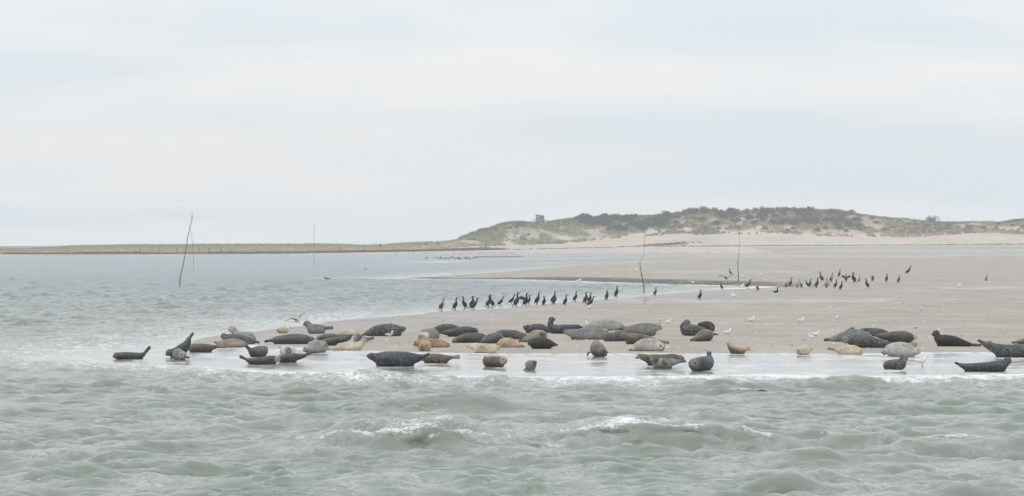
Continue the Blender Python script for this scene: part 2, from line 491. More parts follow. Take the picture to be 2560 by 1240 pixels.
rip = mth(t, 'ADD', noise(t, 5.0, 5.0, 0.68, mapscale=(0.35, 1, 1)), mth(t, 'MULTIPLY', noise(t, 0.9, 3.0, 0.6, mapscale=(0.5, 1, 1)), mth(t, 'MULTIPLY', far, 2.0)))
rip = mth(t, 'ADD', rip, mth(t, 'MULTIPLY', noise(t, 17.0, 4.0, 0.7, mapscale=(0.28, 1, 1)), 0.8))
t.links.new(rip, bp.inputs["Height"])
t.links.new(ramp(t, far, 0, 1, 0.26, 0.9), bp.inputs["Strength"])
t.links.new(bp.outputs[0], b.inputs["Normal"])
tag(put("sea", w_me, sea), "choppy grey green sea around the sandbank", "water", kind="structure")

# ------------------------------------------------------------------ dunes
_cx = [-2000, 0, 60, 100, 190, 310, 500, 640, 850, 900, 960, 990, 1100, 1135, 1170, 1200, 1225, 1250, 1300, 1335, 1380, 1440, 1480, 1580, 1650, 1700, 1740, 1850, 1920, 1990,
       2050, 2110, 2160, 2200, 2250, 2300, 2355, 2450, 2500, 2530, 2560, 2800, 4000]
_cy = [622, 623, 624, 622, 616, 614, 613, 612, 612, 615, 613, 610, 606, 603, 590, 577, 572, 563, 557, 559, 555, 545, 546, 544, 541, 534, 529, 530, 525, 527,
       528, 531, 540, 545, 550, 555, 558, 559, 560, 554, 551, 556, 556]
_bx = [-2000, 0, 500, 1000, 1100, 1150, 1250, 1350, 1450, 1550, 1650, 1700, 1850, 1950, 2040, 2150, 2300, 2400, 2480, 2560, 2700, 4000]
_by = [634, 634, 631, 626, 622, 616, 611, 608, 600, 590, 580, 578, 577, 576, 583, 583, 586, 577, 573, 577, 578, 578]
def crest_z(px): return H - (np.interp(px, _cx, _cy) - HZ) * (toe_d(px) + 140) / F
def base_z(px): return H - (np.interp(px, _bx, _by) - HZ) * (toe_d(px) + 70) / F
def dune_d(px, v): return toe_d(px) + 140 * v
def dune_z(px, v):
    px, v = np.asarray(px, float), np.asarray(v, float)
    tz, bz, cz = toe_z(px), base_z(px), crest_z(px)
    d = dune_d(px, v)
    x = (px - CX) * d / F
    lo = lerp(tz, bz, np.clip(v / 0.5, 0, 1) ** 1.25)
    hi = lerp(bz, cz, np.sin(np.clip((v - 0.5) / 0.5, 0, 1) * np.pi / 2))
    z = np.where(v < 0.5, lo, hi)
    z = np.where(v > 1, cz - (cz + 1.0) * sstep(1.0, 2.6, v), z)
    hgt = np.clip((cz - tz) / 10, 0.26, 1.2)
    k = sstep(0.42, 0.7, v) * (1 - 0.75 * sstep(0.86, 1.0, v) * (1 - sstep(1.05, 1.3, v)))
    z = z + k * hgt * ((fbm(x * 0.09, d * 0.07, 4) - 0.5) * 3.2 + (fbm(x * 0.33 + 9, d * 0.25, 3) - 0.5) * 1.3)
    z = z + sstep(0.05, 0.3, v) * (1 - sstep(0.5, 0.7, v)) * (fbm(x * 0.05 + 40, d * 0.09, 3) - 0.5) * 0.9 * hgt
    return z
PXg, Vg = np.meshgrid(np.arange(-900, 3500, 3.0), np.concatenate([np.linspace(-0.45, -0.02, 16), np.linspace(0.0, 0.5, 34), np.linspace(0.515, 1.05, 60), np.linspace(1.1, 2.8, 14)]))
Dg = dune_d(PXg, Vg)
Xg, Zg = (PXg - CX) * Dg / F, dune_z(PXg, Vg)
Zg = np.where(Vg < 0.0, lerp(toe_z(PXg), -0.35, np.clip(-Vg / 0.42, 0, 1) ** 0.8), Zg)
low = 1 - sstep(1080, 1220, PXg)                     # the low marshy coast on the left
veg = sstep(0.46, 0.60, Vg + (fbm(Xg * 0.12, Dg * 0.07, 4) - 0.5) * 0.35) * (0.35 + 0.40 * sstep(0.62, 0.8, Vg) + 0.65 * sstep(0.40, 0.58, fbm(Xg * 0.16 + 5, Dg * 0.10 + 8, 4)))
veg = np.maximum(veg, low * sstep(0.10, 0.2, Vg))
reed = low * sstep(0.2, 0.30, Vg) * (1 - sstep(0.62, 0.82, Vg))
marsh = (1 - sstep(1000, 1320, PXg)) * sstep(0.05, 0.09, Vg) * (1 - sstep(0.22, 0.32, Vg)) * sstep(0.30, 0.5, fbm(Xg * 0.05, Dg * 0.06, 3) + 0.08)
wrk = np.exp(-((Vg - 0.045 - 0.02 * (fbm(Xg * 0.03, Xg * 0 + 2, 2) - 0.5)) / 0.018) ** 2) * sstep(900, 1150, PXg) * sstep(0.3, 0.5, fbm(Xg * 0.25, Dg * 0.2, 3) + 0.05)
d_me = grid_mesh("dunes", Xg, Dg, Zg, {"veg": np.clip(veg, 0, 1), "reed": reed, "marsh": marsh, "wrack": wrk})
dm, t, b = mat_new("dune_ground")
n1, n2 = noise(t, 0.09, 4.0, 0.6), noise(t, 0.7, 4.0, 0.65)
sd_ = mixc(t, ramp(t, n1, 0.3, 0.7), (0.47, 0.39, 0.33), (0.58, 0.50, 0.43))
gr = mixc(t, ramp(t, n2, 0.35, 0.65), (0.145, 0.128, 0.082), (0.26, 0.225, 0.145))
c = mixc(t, attr(t, "veg").outputs["Fac"], sd_, gr)
c = mixc(t, mth(t, 'MULTIPLY', attr(t, "reed").outputs["Fac"], 0.85), c, (0.46, 0.365, 0.26))  # reed tone lightened, painting extra haze over the low coast
c = mixc(t, mth(t, 'MULTIPLY', attr(t, "marsh").outputs["Fac"], ramp(t, n2, 0.3, 0.6, 0.5, 1.0)), c, (0.15, 0.12, 0.10))
c = mixc(t, mth(t, 'MULTIPLY', attr(t, "wrack").outputs["Fac"], 0.85), c, (0.11, 0.09, 0.07))
t.links.new(c, b.inputs["Base Color"])
b.inputs["Roughness"].default_value = 0.95
b.inputs["Specular IOR Level"].default_value = 0.1
tag(put("dunes", d_me, dm), "sand dunes behind the beach with a low grassy coast running left", "dunes", kind="structure")

def dune_at(px, py, v0=0.05, v1=1.0):
    """first place on the dunes a photo pixel looks at"""
    vv = np.linspace(v0, v1, 160)
    pxs = np.full_like(vv, px)
    yy = HZ + (H - dune_z(pxs, vv)) * F / dune_d(pxs, vv)
    i = int(np.argmax(yy <= py)) if (yy <= py).any() else len(vv) - 1
    d = float(dune_d(px, vv[i]))
    return Vector(((px - CX) * d / F, d, float(dune_z(px, vv[i]))))

# beach grass: uncountable, one object
gm, t, b = mat_new("marram")
t.links.new(attr(t, "col").outputs["Color"], b.inputs["Base Color"])
b.inputs["Roughness"].default_value = 0.9
b.inputs["Specular IOR Level"].default_value = 0.1
GV, GF, GC = [], [], []
n_t = 42000
ps, vs_ = rng.uniform(-700, 3300, n_t), rng.uniform(0.40, 1.12, n_t)
ds = dune_d(ps, vs_)
xs = (ps - CX) * ds / F
zs = dune_z(ps, vs_)
dens = fbm(xs * 0.16 + 5, ds * 0.10 + 8, 4)
tone = fbm(xs * 0.07 + 20, ds * 0.05, 3)
keep = (dens > 0.44 - 0.16 * sstep(0.65, 0.9, vs_)) | (ps < 1150)
for x, y, z, p, v, tn in zip(xs[keep], ds[keep], zs[keep], ps[keep], vs_[keep], tone[keep]):
    lowc = p < 1150
    if lowc and random.random() < 0.45: continue
    hh = random.uniform(0.35, 0.75) if lowc else random.uniform(0.5, 1.15)
    r = random.random()
    if lowc and v < 0.72: cb = (0.42, 0.335, 0.235)  # low coast grass lightened, distance haze mixed into its colour
    elif lowc: cb = (0.37, 0.365, 0.26) if r < .75 else (0.27, 0.275, 0.20)
    elif (tn > 0.53 or v > 0.78) and r < 0.62: cb = (0.115, 0.097, 0.070)
    elif r < 0.55: cb = (0.30, 0.285, 0.165)
    elif r < 0.85: cb = (0.205, 0.205, 0.115)
    else: cb = (0.40, 0.34, 0.21)
    f = random.uniform(0.8, 1.2)
    for k in range(7):
        a, ln = random.uniform(0, 6.283), random.uniform(0.15, 0.6)
        bx, by = x + random.uniform(-.4, .4), y + random.uniform(-.4, .4)
        wd = random.uniform(0.05, 0.11)
        i = len(GV)
        GV += [(bx - wd, by, z - 0.1), (bx + wd, by, z - 0.1), (bx + math.cos(a) * ln * hh, by + math.sin(a) * ln * hh, z + hh * random.uniform(0.7, 1.0))]
        GF.append((i, i + 1, i + 2))
        GC += [(cb[0] * f, cb[1] * f, cb[2] * f)] * 3
tag(put("dune_grass", poly_mesh("dune_grass", GV, GF, False, np.array(GC)), gm), "olive and straw coloured beach grass covering the dunes", "grass", kind="stuff")

# low dark marsh growth along the left shore: uncountable
GV, GF, GC = [], [], []
for k in range(9000):
    p = random.uniform(-500, 1260)
    v = random.uniform(0.06, 0.24)
    d = float(dune_d(p, v))
    x = (p - CX) * d / F
    if fbm(np.array([x * 0.05]), np.array([d * 0.06]), 3)[0] < 0.40: continue
    z = float(dune_z(p, v))
    hh = random.uniform(0.25, 0.75) * (1.2 if 190 < p < 350 else 0.8)
    cb = random.choice([(0.11, 0.092, 0.078), (0.16, 0.122, 0.10), (0.09, 0.082, 0.075), (0.21, 0.15, 0.12)])  # marsh browns raised to put haze into the colour
    for q in range(4):
        i = len(GV)
        bx, by = x + random.uniform(-.6, .6), d + random.uniform(-.6, .6)
        GV += [(bx - .3, by, z - .05), (bx + .3, by, z - .05), (bx + random.uniform(-.3, .3), by + random.uniform(-.2, .2), z + hh)]
        GF.append((i, i + 1, i + 2))
        GC += [cb] * 3
tag(put("marsh_plants", poly_mesh("marsh_plants", GV, GF, False, np.array(GC)), gm), "dark brown marsh growth along the low far shore", "marsh plants", kind="stuff")

# shrubs on the dunes, each its own object
def shrub_mesh(seed, n, w_, h_, twig, cols):
    r = random.Random(seed)
    V, Fc, C = [], [], []
    lobes = [(r.uniform(-.55, .55) * w_, r.uniform(-.4, .4) * w_, r.uniform(0.25, 0.7) * h_, r.uniform(0.3, 0.55)) for _ in range(9)]
    for k in range(n):
        lx, ly, lz, lr = r.choice(lobes)
        a, e = r.uniform(0, 6.283), r.uniform(-0.6, 1.5)
        rad = lr * r.uniform(0.75, 1.1)
        px_, py_, pz = lx + math.cos(a) * math.cos(e) * rad * w_, ly + math.sin(a) * math.cos(e) * rad * w_, max(0.02, lz + math.sin(e) * rad * h_)
        s = r.uniform(0.09, 0.22)
        c = r.choice(cols)
        f = r.uniform(0.75, 1.25)
        i = len(V)
        for q in range(4):
            V.append((px_ + r.uniform(-s, s), py_ + r.uniform(-s, s), pz + r.uniform(-s, s)))
            C.append((c[0] * f, c[1] * f, c[2] * f))
        Fc.append((i, i + 1, i + 2, i + 3))
    for k in range(twig):
        a, ln = r.uniform(0, 6.283), r.uniform(0.5, 1.0)
        tx, ty, tz = math.cos(a) * ln * w_ * 0.8, math.sin(a) * ln * w_ * 0.5, h_ * r.uniform(0.8, 1.35)
        sx = tx * 0.35
        i = len(V)
        V += [(sx - .03, ty * .3, 0), (sx + .03, ty * .3, 0), (tx + .015, ty, tz), (tx - .015, ty, tz)]
        C += [(0.15, 0.125, 0.105)] * 4
        Fc.append((i, i + 1, i + 2, i + 3))
    return poly_mesh("shrub", V, Fc, False, np.array(C))
GREEN = [(0.055, 0.070, 0.046), (0.075, 0.088, 0.055), (0.045, 0.055, 0.042), (0.085, 0.078, 0.055)]
BROWN = [(0.105, 0.085, 0.068), (0.13, 0.11, 0.085), (0.085, 0.075, 0.06), (0.15, 0.14, 0.09)]
sh_g = [shrub_mesh(k, 520, 1.7, 1.5, 0, GREEN) for k in range(3)]
sh_b = [shrub_mesh(10 + k, 420, 1.5, 1.4, 30, BROWN) for k in range(3)]
sh_t = [shrub_mesh(20 + k, 160, 1.5, 1.4, 150, BROWN) for k in range(2)]
def shrub(px, py, me, s, label, group, sz=1.0):
    p = dune_at(px, py)
    o = put("dune_shrub", me, gm, loc=(p.x, p.y, p.z - 0.12))
    o.scale = (s, s, s * sz)
    o.rotation_euler.z = random.uniform(0, 6.28)
    return tag(o, label, "shrub", group)
for k in range(64):                                  # the dense dark thicket
    f = random.random()
    px = 1440 + 230 * f
    top = float(np.interp(px, _cx, _cy)) + 4
    py = top + random.random() ** 1.2 * float(np.interp(px, [1440, 1500, 1560, 1600, 1650, 1670], [6, 22, 34, 38, 26, 14]))
    shrub(px, py, random.choice(sh_g), random.uniform(1.1, 1.75), "dark green shrub in the dense thicket right of the lookout hut", "dark shrubs of the dune thicket", 0.9)
for k in range(95):                                  # darker growth along the crest
    px = random.uniform(1665, 2150)
    top = float(np.interp(px, _cx, _cy)) + 3
    py = top + random.random() ** 1.5 * 34
    me = random.choice(sh_g + sh_b)
    gname = "dark green shrub growing along the highest crest of the dune" if me in sh_g else "brown leafy shrub growing along the highest crest of the dune"
    shrub(px, py, me, random.uniform(0.9, 1.5), gname, "green shrubs of the dune crest" if me in sh_g else "brown shrubs of the dune crest", random.uniform(0.8, 1.1))
for px in (1712, 1728, 1742, 1757, 1771, 1786, 1804, 1842, 1868, 1888, 1905, 1925, 1946, 1962, 1985, 2002):
    shrub(px, float(np.interp(px, _cx, _cy)) + 3, random.choice(sh_t), random.uniform(0.8, 1.35), "bare grey twiggy shrub standing on the dune skyline", "bare shrubs on the skyline")
for px, py, s in ((2046, 578, 1.3), (2062, 574, 1.1), (2100, 575, 1.4), (2115, 580, 1.0), (2150, 577, 0.9), (2163, 573, 0.8), (2190, 560, 0.9), (2215, 577, 1.1), (2235, 572, 1.1), (2270, 565, 1.1), (2290, 566, 1.0),
                  (2320, 568, 1.0), (2350, 575, 1.0), (2372, 566, 1.0), (2395, 570, 0.9), (2420, 569, 0.9), (2460, 573, 0.9), (2490, 571, 0.8), (2530, 566, 0.9), (2555, 570, 1.0), (2250, 555, 1.0), (2180, 548, 0.9),
                  (1845, 573, 1.1), (1910, 574, 1.2), (1970, 581, 1.2), (1985, 574, 1.0), (1795, 574, 1.0), (1760, 576, 0.9), (1700, 572, 0.9), (1320, 588, 0.7), (1295, 566, 0.9), (1240, 578, 0.9), (1220, 582, 0.8)):
    shrub(px, py, random.choice(sh_b + sh_g[:1]), s, "rounded low shrub scattered on the sandy slope of the dune", "low shrubs on the sandy slope", 0.75)
for px in range(2500, 2700, 22):
    shrub(px, float(np.interp(px, _cx, _cy)) + 3, sh_g[1], 1.0, "dark green shrub on the rise at the right edge of the dune", "shrubs on the right hand rise", 0.7)
p = dune_at(2331, 556)
big = put("dome_shrub", shrub_mesh(77, 900, 3.0, 2.3, 90, [(0.095, 0.075, 0.065), (0.12, 0.095, 0.08), (0.075, 0.065, 0.055)]), gm, loc=(p.x, p.y, p.z - 0.2))
tag(big, "big dome shaped brown shrub alone on the dune skyline", "shrub")
for px, py in ((1066, 613), (1094, 612), (849, 622), (910, 627), (943, 627)):
    shrub(px, py, sh_g[2], 0.45, "small dark bush on the low grassy shore left of the dune", "small bushes on the low shore")

# wrack and driftwood lines: uncountable scraps
GV, GF, GC = [], [], []
def scrap(px, v, w_, h_, c):
    d = float(dune_d(px, v))
    x, z = (px - CX) * d / F, float(dune_z(px, v)) if v >= 0 else gz((px - CX) * d / F, d)
    i = len(GV)
    a = random.uniform(-.4, .4)
    dx, dy = math.cos(a) * w_, math.sin(a) * w_
    for (u_, v_, ww) in ((-1, 0, -.05), (1, 0, -.05), (.8, .15, h_), (-.7, -.1, h_ * .8)):
        GV.append((x + dx * u_, d + dy * u_ + v_, z + ww))
    GV.append((x + dx * .1, d + dy * .1 + .35, z + h_ * .9))
    GV.append((x, d + .6, z - .05))
    GF.extend([(i, i + 1, i + 2, i + 3), (i + 3, i + 2, i + 4), (i + 1, i + 5, i + 4, i + 2), (i, i + 3, i + 4, i + 5)])
    GC.extend([c] * 6)
for k in range(650):
    px = random.uniform(1130, 2700)
    scrap(px, 0.04 + random.gauss(0, .006), random.uniform(.2, .9), random.uniform(.05, .22), random.choice([(0.09, 0.075, 0.06), (0.14, 0.115, 0.09), (0.07, 0.06, 0.05)]))
for k in range(260):
    px = random.gauss(1665, 35)
    scrap(px, 0.10 + random.gauss(0, .02) + (px - 1640) * 0.0006, random.uniform(.2, .8), random.uniform(.1, .35), random.choice([(0.17, 0.15, 0.12), (0.3, 0.27, 0.2), (0.11, 0.1, 0.09)]))
for k in range(160):
    px = random.gauss(1215, 22)
    scrap(px, 0.14 + random.gauss(0, .02), random.uniform(.3, 1.0), random.uniform(.1, .35), random.choice([(0.17, 0.15, 0.13), (0.25, 0.22, 0.19), (0.11, 0.1, 0.09)]))
tag(put("tide_wrack", poly_mesh("tide_wrack", GV, GF, False, np.array(GC)), gm), "dark line of seaweed and driftwood along the far beach", "seaweed", kind="stuff")

# ------------------------------------------------------------------ small builders
def box(V, Fc, C, cx, cy, cz, sx, sy, sz, c):
    i = len(V)
    for dz in (-.5, .5):
        for dx, dy in ((-.5, -.5), (.5, -.5), (.5, .5), (-.5, .5)):
            V.append((cx + dx * sx, cy + dy * sy, cz + dz * sz))
            C.append(c)
    Fc += [(i + 3, i + 2, i + 1, i), (i + 4, i + 5, i + 6, i + 7)] + [(i + k, i + (k + 1) % 4, i + 4 + (k + 1) % 4, i + 4 + k) for k in range(4)]
def tube(V, Fc, C, pts, rads, c, n=7):
    prev = None
    pts = [Vector(p) for p in pts]
    for k, p in enumerate(pts):
        T = (pts[min(k + 1, len(pts) - 1)] - pts[max(k - 1, 0)]).normalized()
        s = T.cross(Vector((0, 1, 0.01))).normalized()
        u = T.cross(s).normalized()
        i = len(V)
        for q in range(n):
            a = 6.28319 * q / n
            V.append(tuple(p + (s * math.cos(a) + u * math.sin(a)) * rads[k]))
            C.append(c)
        if prev is not None:
            Fc += [(prev + q, prev + (q + 1) % n, i + (q + 1) % n, i + q) for q in range(n)]
        prev = i
    Fc.append(tuple(range(prev, prev + n)))

# ------------------------------------------------------------------ lookout hut
wood = plain_mat("weathered_wood", (0.19, 0.16, 0.15), 0.85, 0.2, 3.0)
dark = plain_mat("dark_wood", (0.11, 0.115, 0.12), 0.85, 0.2, 3.0)
white = plain_mat("white_paint", (0.62, 0.60, 0.60), 0.7, 0.05)
gloom = plain_mat("dark_opening", (0.045, 0.045, 0.05), 0.9, 0.1)
rail_m = plain_mat("rail_paint", (0.20, 0.235, 0.245), 0.7, 0.1)
hp = dune_at(1350, 556.5, 0.55, 1.0)
hut = put("lookout_hut", None, loc=(hp.x, hp.y, hp.z + 0.55))
hut.rotation_euler.z = math.radians(-24)
tag(hut, "small grey wooden lookout hut with railings on the dune crest", "hut")
def part(name, m, parent, fn, label=None):
    V, Fc, C = [], [], []
    fn(V, Fc, C)
    o = put(name, poly_mesh(name, V, Fc, False), m, parent)
    if label: o["label"] = label
    return o
K0 = (0, 0, 0)
def walls(V, Fc, C):
    w2, d2 = 1.25, 1.1
    hL, hR = 2.55, 2.18
    V += [(-w2, -d2, 0), (w2, -d2, 0), (w2, d2, 0), (-w2, d2, 0), (-w2, -d2, hL), (w2, -d2, hR), (w2, d2, hR), (-w2, d2, hL)]
    Fc += [(0, 1, 5, 4), (1, 2, 6, 5), (2, 3, 7, 6), (3, 0, 4, 7), (3, 2, 1, 0)]
    for k in range(10):                              # cover strips between the planks
        xx = -w2 + 0.14 + k * 0.245
        top = lerp(hL, hR, (xx + w2) / (2 * w2)) - 0.04
        if -0.95 < xx < 0.40: 
            box(V, Fc, C, xx, -d2 - .011, 0.8, .04, .018, 1.55, K0)
        else: box(V, Fc, C, xx, -d2 - .011, top / 2, .04, .018, top - .03, K0)
part("wall", wood, hut, walls)
def roof(V, Fc, C):
    a, b_ = 1.42, 1.3
    V += [(-a, -b_, 2.60), (a, -b_, 2.17), (a, b_, 2.17), (-a, b_, 2.60), (-a, -b_, 2.73), (a, -b_, 2.30), (a, b_, 2.30), (-a, b_, 2.73)]
    Fc += [(3, 2, 1, 0), (4, 5, 6, 7), (0, 1, 5, 4), (1, 2, 6, 5), (2, 3, 7, 6), (3, 0, 4, 7)]
part("roof", dark, hut, roof)
win = part("window", gloom, hut, lambda V, Fc, C: box(V, Fc, C, -0.30, -1.125, 1.98, 0.62, 0.04, 0.24, K0))
def wframe(V, Fc, C):
    for (cx, cz, sx, sz) in ((-0.28, 2.16, 1.20, .13), (-0.28, 1.76, 1.20, .19), (-0.745, 1.975, .27, .24), (0.165, 1.975, .31, .24)):
        box(V, Fc, C, cx, -1.135, cz, sx, 0.05, sz, K0)
part("window_frame", white, win, wframe)
part("platform", dark, hut, lambda V, Fc, C: box(V, Fc, C, 0, 0, -0.08, 5.4, 2.6, 0.14, K0))
def rail(sgn):
    def f(V, Fc, C):
        for xx in ((1.62, 2.6) if sgn > 0 else (-1.9, -2.62)):
            box(V, Fc, C, xx, -1.2, 0.5, .09, .09, 1.02, K0)
            box(V, Fc, C, xx, 1.2, 0.5, .09, .09, 1.02, K0)
        for zz in (0.5, 1.03):
            for yy in (-1.2, 1.2):
                box(V, Fc, C, sgn * 1.98, yy, zz, 1.42, .07, .08, K0)
            box(V, Fc, C, sgn * 2.66, 0, zz, .07, 2.4, .08, K0)
    return f
part("railing", rail_m, hut, rail(1))
part("railing", rail_m, hut, rail(-1))
for lx in (-2.4, -0.9, 0.9, 2.4):
    for ly in (-1.1, 1.1):
        part("leg", dark, hut, lambda V, Fc, C: box(V, Fc, C, lx, ly, -1.05, .16, .16, 1.8, K0))
# a low bench-like frame among the crest shrubs
bp_ = dune_at(1943, 540)
bench = put("bench", None, loc=(bp_.x, bp_.y - 1.5, bp_.z))
tag(bench, "low pale timber bench among shrubs on the dune crest", "bench")
part("rail", white, bench, lambda V, Fc, C: box(V, Fc, C, 0, 0, 0.95, 2.2, .12, .14, K0))
for sx in (-.9, .9): part("post", dark, bench, lambda V, Fc, C: box(V, Fc, C, sx, 0, 0.3, .14, .14, 1.1, K0))

# ------------------------------------------------------------------ withies: branch stakes marking the channel
bark = plain_mat("bark", (0.105, 0.082, 0.068), 0.9, 0.3, 4.0)
bark2 = plain_mat("pale_bark", (0.22, 0.195, 0.175), 0.9, 0.3, 4.0)
def withy(label, pts, r0, r1, d, twigs=(), m=bark, tw=None):
    base = world(pts[0][0], pts[0][1], d)
    V, Fc, C = [], [], []
    n = len(pts)
    P = [world(a, b_, d) - base for a, b_ in pts]
    P[0] = P[0] - Vector((0, 0, 0.3))
    tube(V, Fc, C, P, [lerp(r0, r1, k / (n - 1)) * random.uniform(.9, 1.1) for k in range(n)], K0)
    for k, p in enumerate(P[1:-1]):                  # knots
        tube(V, Fc, C, [p, p + Vector((random.choice((-1, 1)) * .09, random.uniform(-.06, .06), .10))], [r0 * .5, r0 * .25], K0, 5)
    o = put("withy", poly_mesh("withy", V, Fc, True), m, loc=base)
    tag(o, label, "stake", "branch stakes marking the channel")
    r_a, r_b = tw if tw else (r1 * .8, r1 * .35)
    for tg in twigs:
        V, Fc, C = [], [], []
        Q = [world(a, b_, d) - base for a, b_ in tg]
        for i_, q in enumerate(Q): q.y += 0.03 * i_
        tube(V, Fc, C, Q, [lerp(r_a, r_b, k / (len(Q) - 1)) for k in range(len(Q))], K0, 5)
        put("twig", poly_mesh("twig", V, Fc, True), bark2, o)
    return o
withy("tall curved bare stake in the water at the left, the thickest one", [(449.5, 718), (449.5, 705), (451, 690), (455, 674), (459, 655), (463, 635), (466, 615), (469, 598), (471.5, 585), (475, 568), (478, 555), (480.5, 544), (480.5, 530)],
      0.036, 0.014, H * F / 107.0, [[(471.5, 585), (473, 578)], [(480, 548), (482, 544)]])
withy("thin twiggy stake standing just behind the thick curved one", [(485, 676), (484, 660), (483, 640), (481.5, 620), (481, 605), (479.5, 592), (477.5, 578), (475.5, 566)], 0.022, 0.010, H * F / 66.0,
      [[(481, 608), (484, 600), (485, 594)], [(479.5, 592), (476, 590)], [(478, 582), (481, 575)], [(481, 605), (477, 600)]], bark2)
withy("thin upright stake far out in the water with a forked twiggy top", [(785.3, 667), (785.3, 640), (784.8, 615), (785.4, 590), (785, 568)], 0.032, 0.018, H * F / 57.0,
      [[(785, 570), (788, 562), (789.5, 553)], [(785, 568), (786, 560), (785, 549)], [(788, 562), (791, 560), (792, 556)]], bark2)
withy("kinked stake rooted at the channel edge in front of the dune", [(1611, 734), (1609.5, 720), (1607.5, 704), (1604.5, 690), (1602, 674), (1599.3, 657)],
      0.034, 0.024, H * F / 124.0, [[(1599.3, 658), (1603, 651), (1608, 641), (1611.5, 628), (1611.8, 610), (1612, 595), (1610.5, 580), (1609.5, 566)]], tw=(0.017, 0.008))
withy("straight slim stake on the sand right of the kinked one", [(1847, 713), (1846, 690), (1845, 670), (1844.6, 655), (1846.5, 635)], 0.032, 0.020, H * F / 103.0,
      [[(1846.5, 636), (1848.6, 615), (1849, 596), (1848.5, 578), (1848, 562)], [(1848.8, 584), (1851, 578)]], tw=(0.016, 0.008))

# old timber posts on the far left shore
for i, (px, h_, tilt) in enumerate(((275, .6, .0), (349, 1.3, .28), (373, .9, .05), (399, 1.2, .1), (442, 1.25, -.03), (497, 1.4, .02), (523.5, 1.7, -.02), (551.5, 1.6, .0), (577, .8, .0), (640, .5, .0))):
    p = dune_at(px, 631, 0.02, 0.4)
    V, Fc, C = [], [], []
    tube(V, Fc, C, [(0, 0, -.3), (tilt * h_ * .6, 0, h_ * .6), (tilt * h_, 0.02, h_)], [.13, .12, .10], K0, 8)
    o = put("timber_post", poly_mesh("timber_post", V, Fc, False), gloom, loc=p)
    tag(o, ["short stump of a post furthest left on the far shore", "old post leaning right on the far left shore", "short old post just right of the leaning post on the far shore", "slightly leaning old post, fourth from the left on the far shore",
            "upright old post left of the thick curved stake on the far shore", "upright old post just right of the twiggy stake on the far shore", "tallest old post on the far shore, left of its near twin",
            "tall old post on the far shore, right of the tallest one", "short old post right of the two tall ones on the far shore", "low stump of a post furthest right on the far shore"][i], "post", "old posts along the far shore")

# ------------------------------------------------------------------ closed lofts, joined by a voxel remesh into one continuous body
def loft(V, Fc, rings):
    """rings: lists of equally many points; closed at both ends"""
    n = len(rings[0])
    i0 = len(V)
    for r in rings: V.extend([tuple(p) for p in r])
    for k in range(len(rings) - 1):
        a, b_ = i0 + k * n, i0 + (k + 1) * n
        for q in range(n): Fc.append((a + q, a + (q + 1) % n, b_ + (q + 1) % n, b_ + q))
    Fc.append(tuple(i0 + q for q in reversed(range(n))))
    e = i0 + (len(rings) - 1) * n
    Fc.append(tuple(e + q for q in range(n)))
def frames(P):
    out_ = []
    side = None
    for k in range(len(P)):
        T = (P[min(k + 1, len(P) - 1)] - P[max(k - 1, 0)])
        T = T.normalized() if T.length > 1e-6 else Vector((1, 0, 0))
        if side is None:
            side = T.cross(Vector((0, 0, 1)))
            if side.length < 0.15: side = T.cross(Vector((0, 1, 0)))
        else:
            side = side - T * side.dot(T)
        side = side.normalized()
        out_.append((T, side, side.cross(T).normalized()))
    return out_
def ellipsoid(V, Fc, c, ax, rx, ry, rz, n=14):
    """ax: (forward, side, up) unit vectors"""
    f, s, u = ax
    rings = []
    for k in range(n + 1):
        a = math.pi * (k + 0.02) / (n + 0.04)
        cx, rr_ = -math.cos(a), math.sin(a)
        rings.append([c + f * (cx * rx) + s * (math.cos(b_) * rr_ * ry) + u * (math.sin(b_) * rr_ * rz) for b_ in [6.28319 * q / 14 for q in range(14)]])
    loft(V, Fc, rings)
def blade(V, Fc, a, tip, wv, w0, w1, th, n=8):
    """a flattened flipper from a to tip, broad along wv"""
    T = (tip - a).normalized()
    wv = (wv - T * wv.dot(T)).normalized()
    nv = T.cross(wv)
    rings = []
    for k in range(n + 1):
        f = k / n
        wd = lerp(w0, w1, f) * (1 if f < .8 else math.sqrt(max(0.06, 1 - ((f - .8) / .21) ** 2)))
        rings.append([a.lerp(tip, f) + wv * (math.cos(b_) * wd) + nv * (math.sin(b_) * th * (1.2 - .6 * f)) for b_ in [6.28319 * q / 12 for q in range(12)]])
    loft(V, Fc, rings)
def catmull(P, m):
    """P: rows of numbers; resampled smoothly, m steps a span"""
    P = [np.array(p, float) for p in P]
    E = [2 * P[0] - P[1]] + P + [2 * P[-1] - P[-2]]
    out_ = []
    for i in range(1, len(E) - 2):
        for k in range(m):
            t_ = k / m
            a, b_, c_, d_ = E[i - 1], E[i], E[i + 1], E[i + 2]
            out_.append(0.5 * (2 * b_ + (c_ - a) * t_ + (2 * a - 5 * b_ + 4 * c_ - d_) * t_ ** 2 + (3 * b_ - a - 3 * c_ + d_) * t_ ** 3))
    out_.append(P[-1])
    return out_

PENDING = []
def remesh_later(V, Fc, voxel, smooth, done):
    me = bpy.data.meshes.new("tmp")
    me.from_pydata([tuple(v) for v in V], [], Fc)
    o = bpy.data.objects.new("tmp", me)
    COL.objects.link(o)
    m = o.modifiers.new("r", 'REMESH')
    m.mode = 'VOXEL'
    m.voxel_size = voxel
    m.use_smooth_shade = True
    s = o.modifiers.new("s", 'SMOOTH')
    s.iterations = smooth
    s.factor = 0.5
    PENDING.append((o, done))
def flush():
    dg = bpy.context.evaluated_depsgraph_get()
    res = [(o, bpy.data.meshes.new_from_object(o.evaluated_get(dg)), done) for o, done in PENDING]
    for o, me, done in res:
        old = o.data
        bpy.data.objects.remove(o)
        bpy.data.meshes.remove(old)
        done(me)
    PENDING.clear()
def verts(me):
    a = np.empty(len(me.vertices) * 3, np.float32)
    me.vertices.foreach_get("co", a)
    return a.reshape(-1, 3)

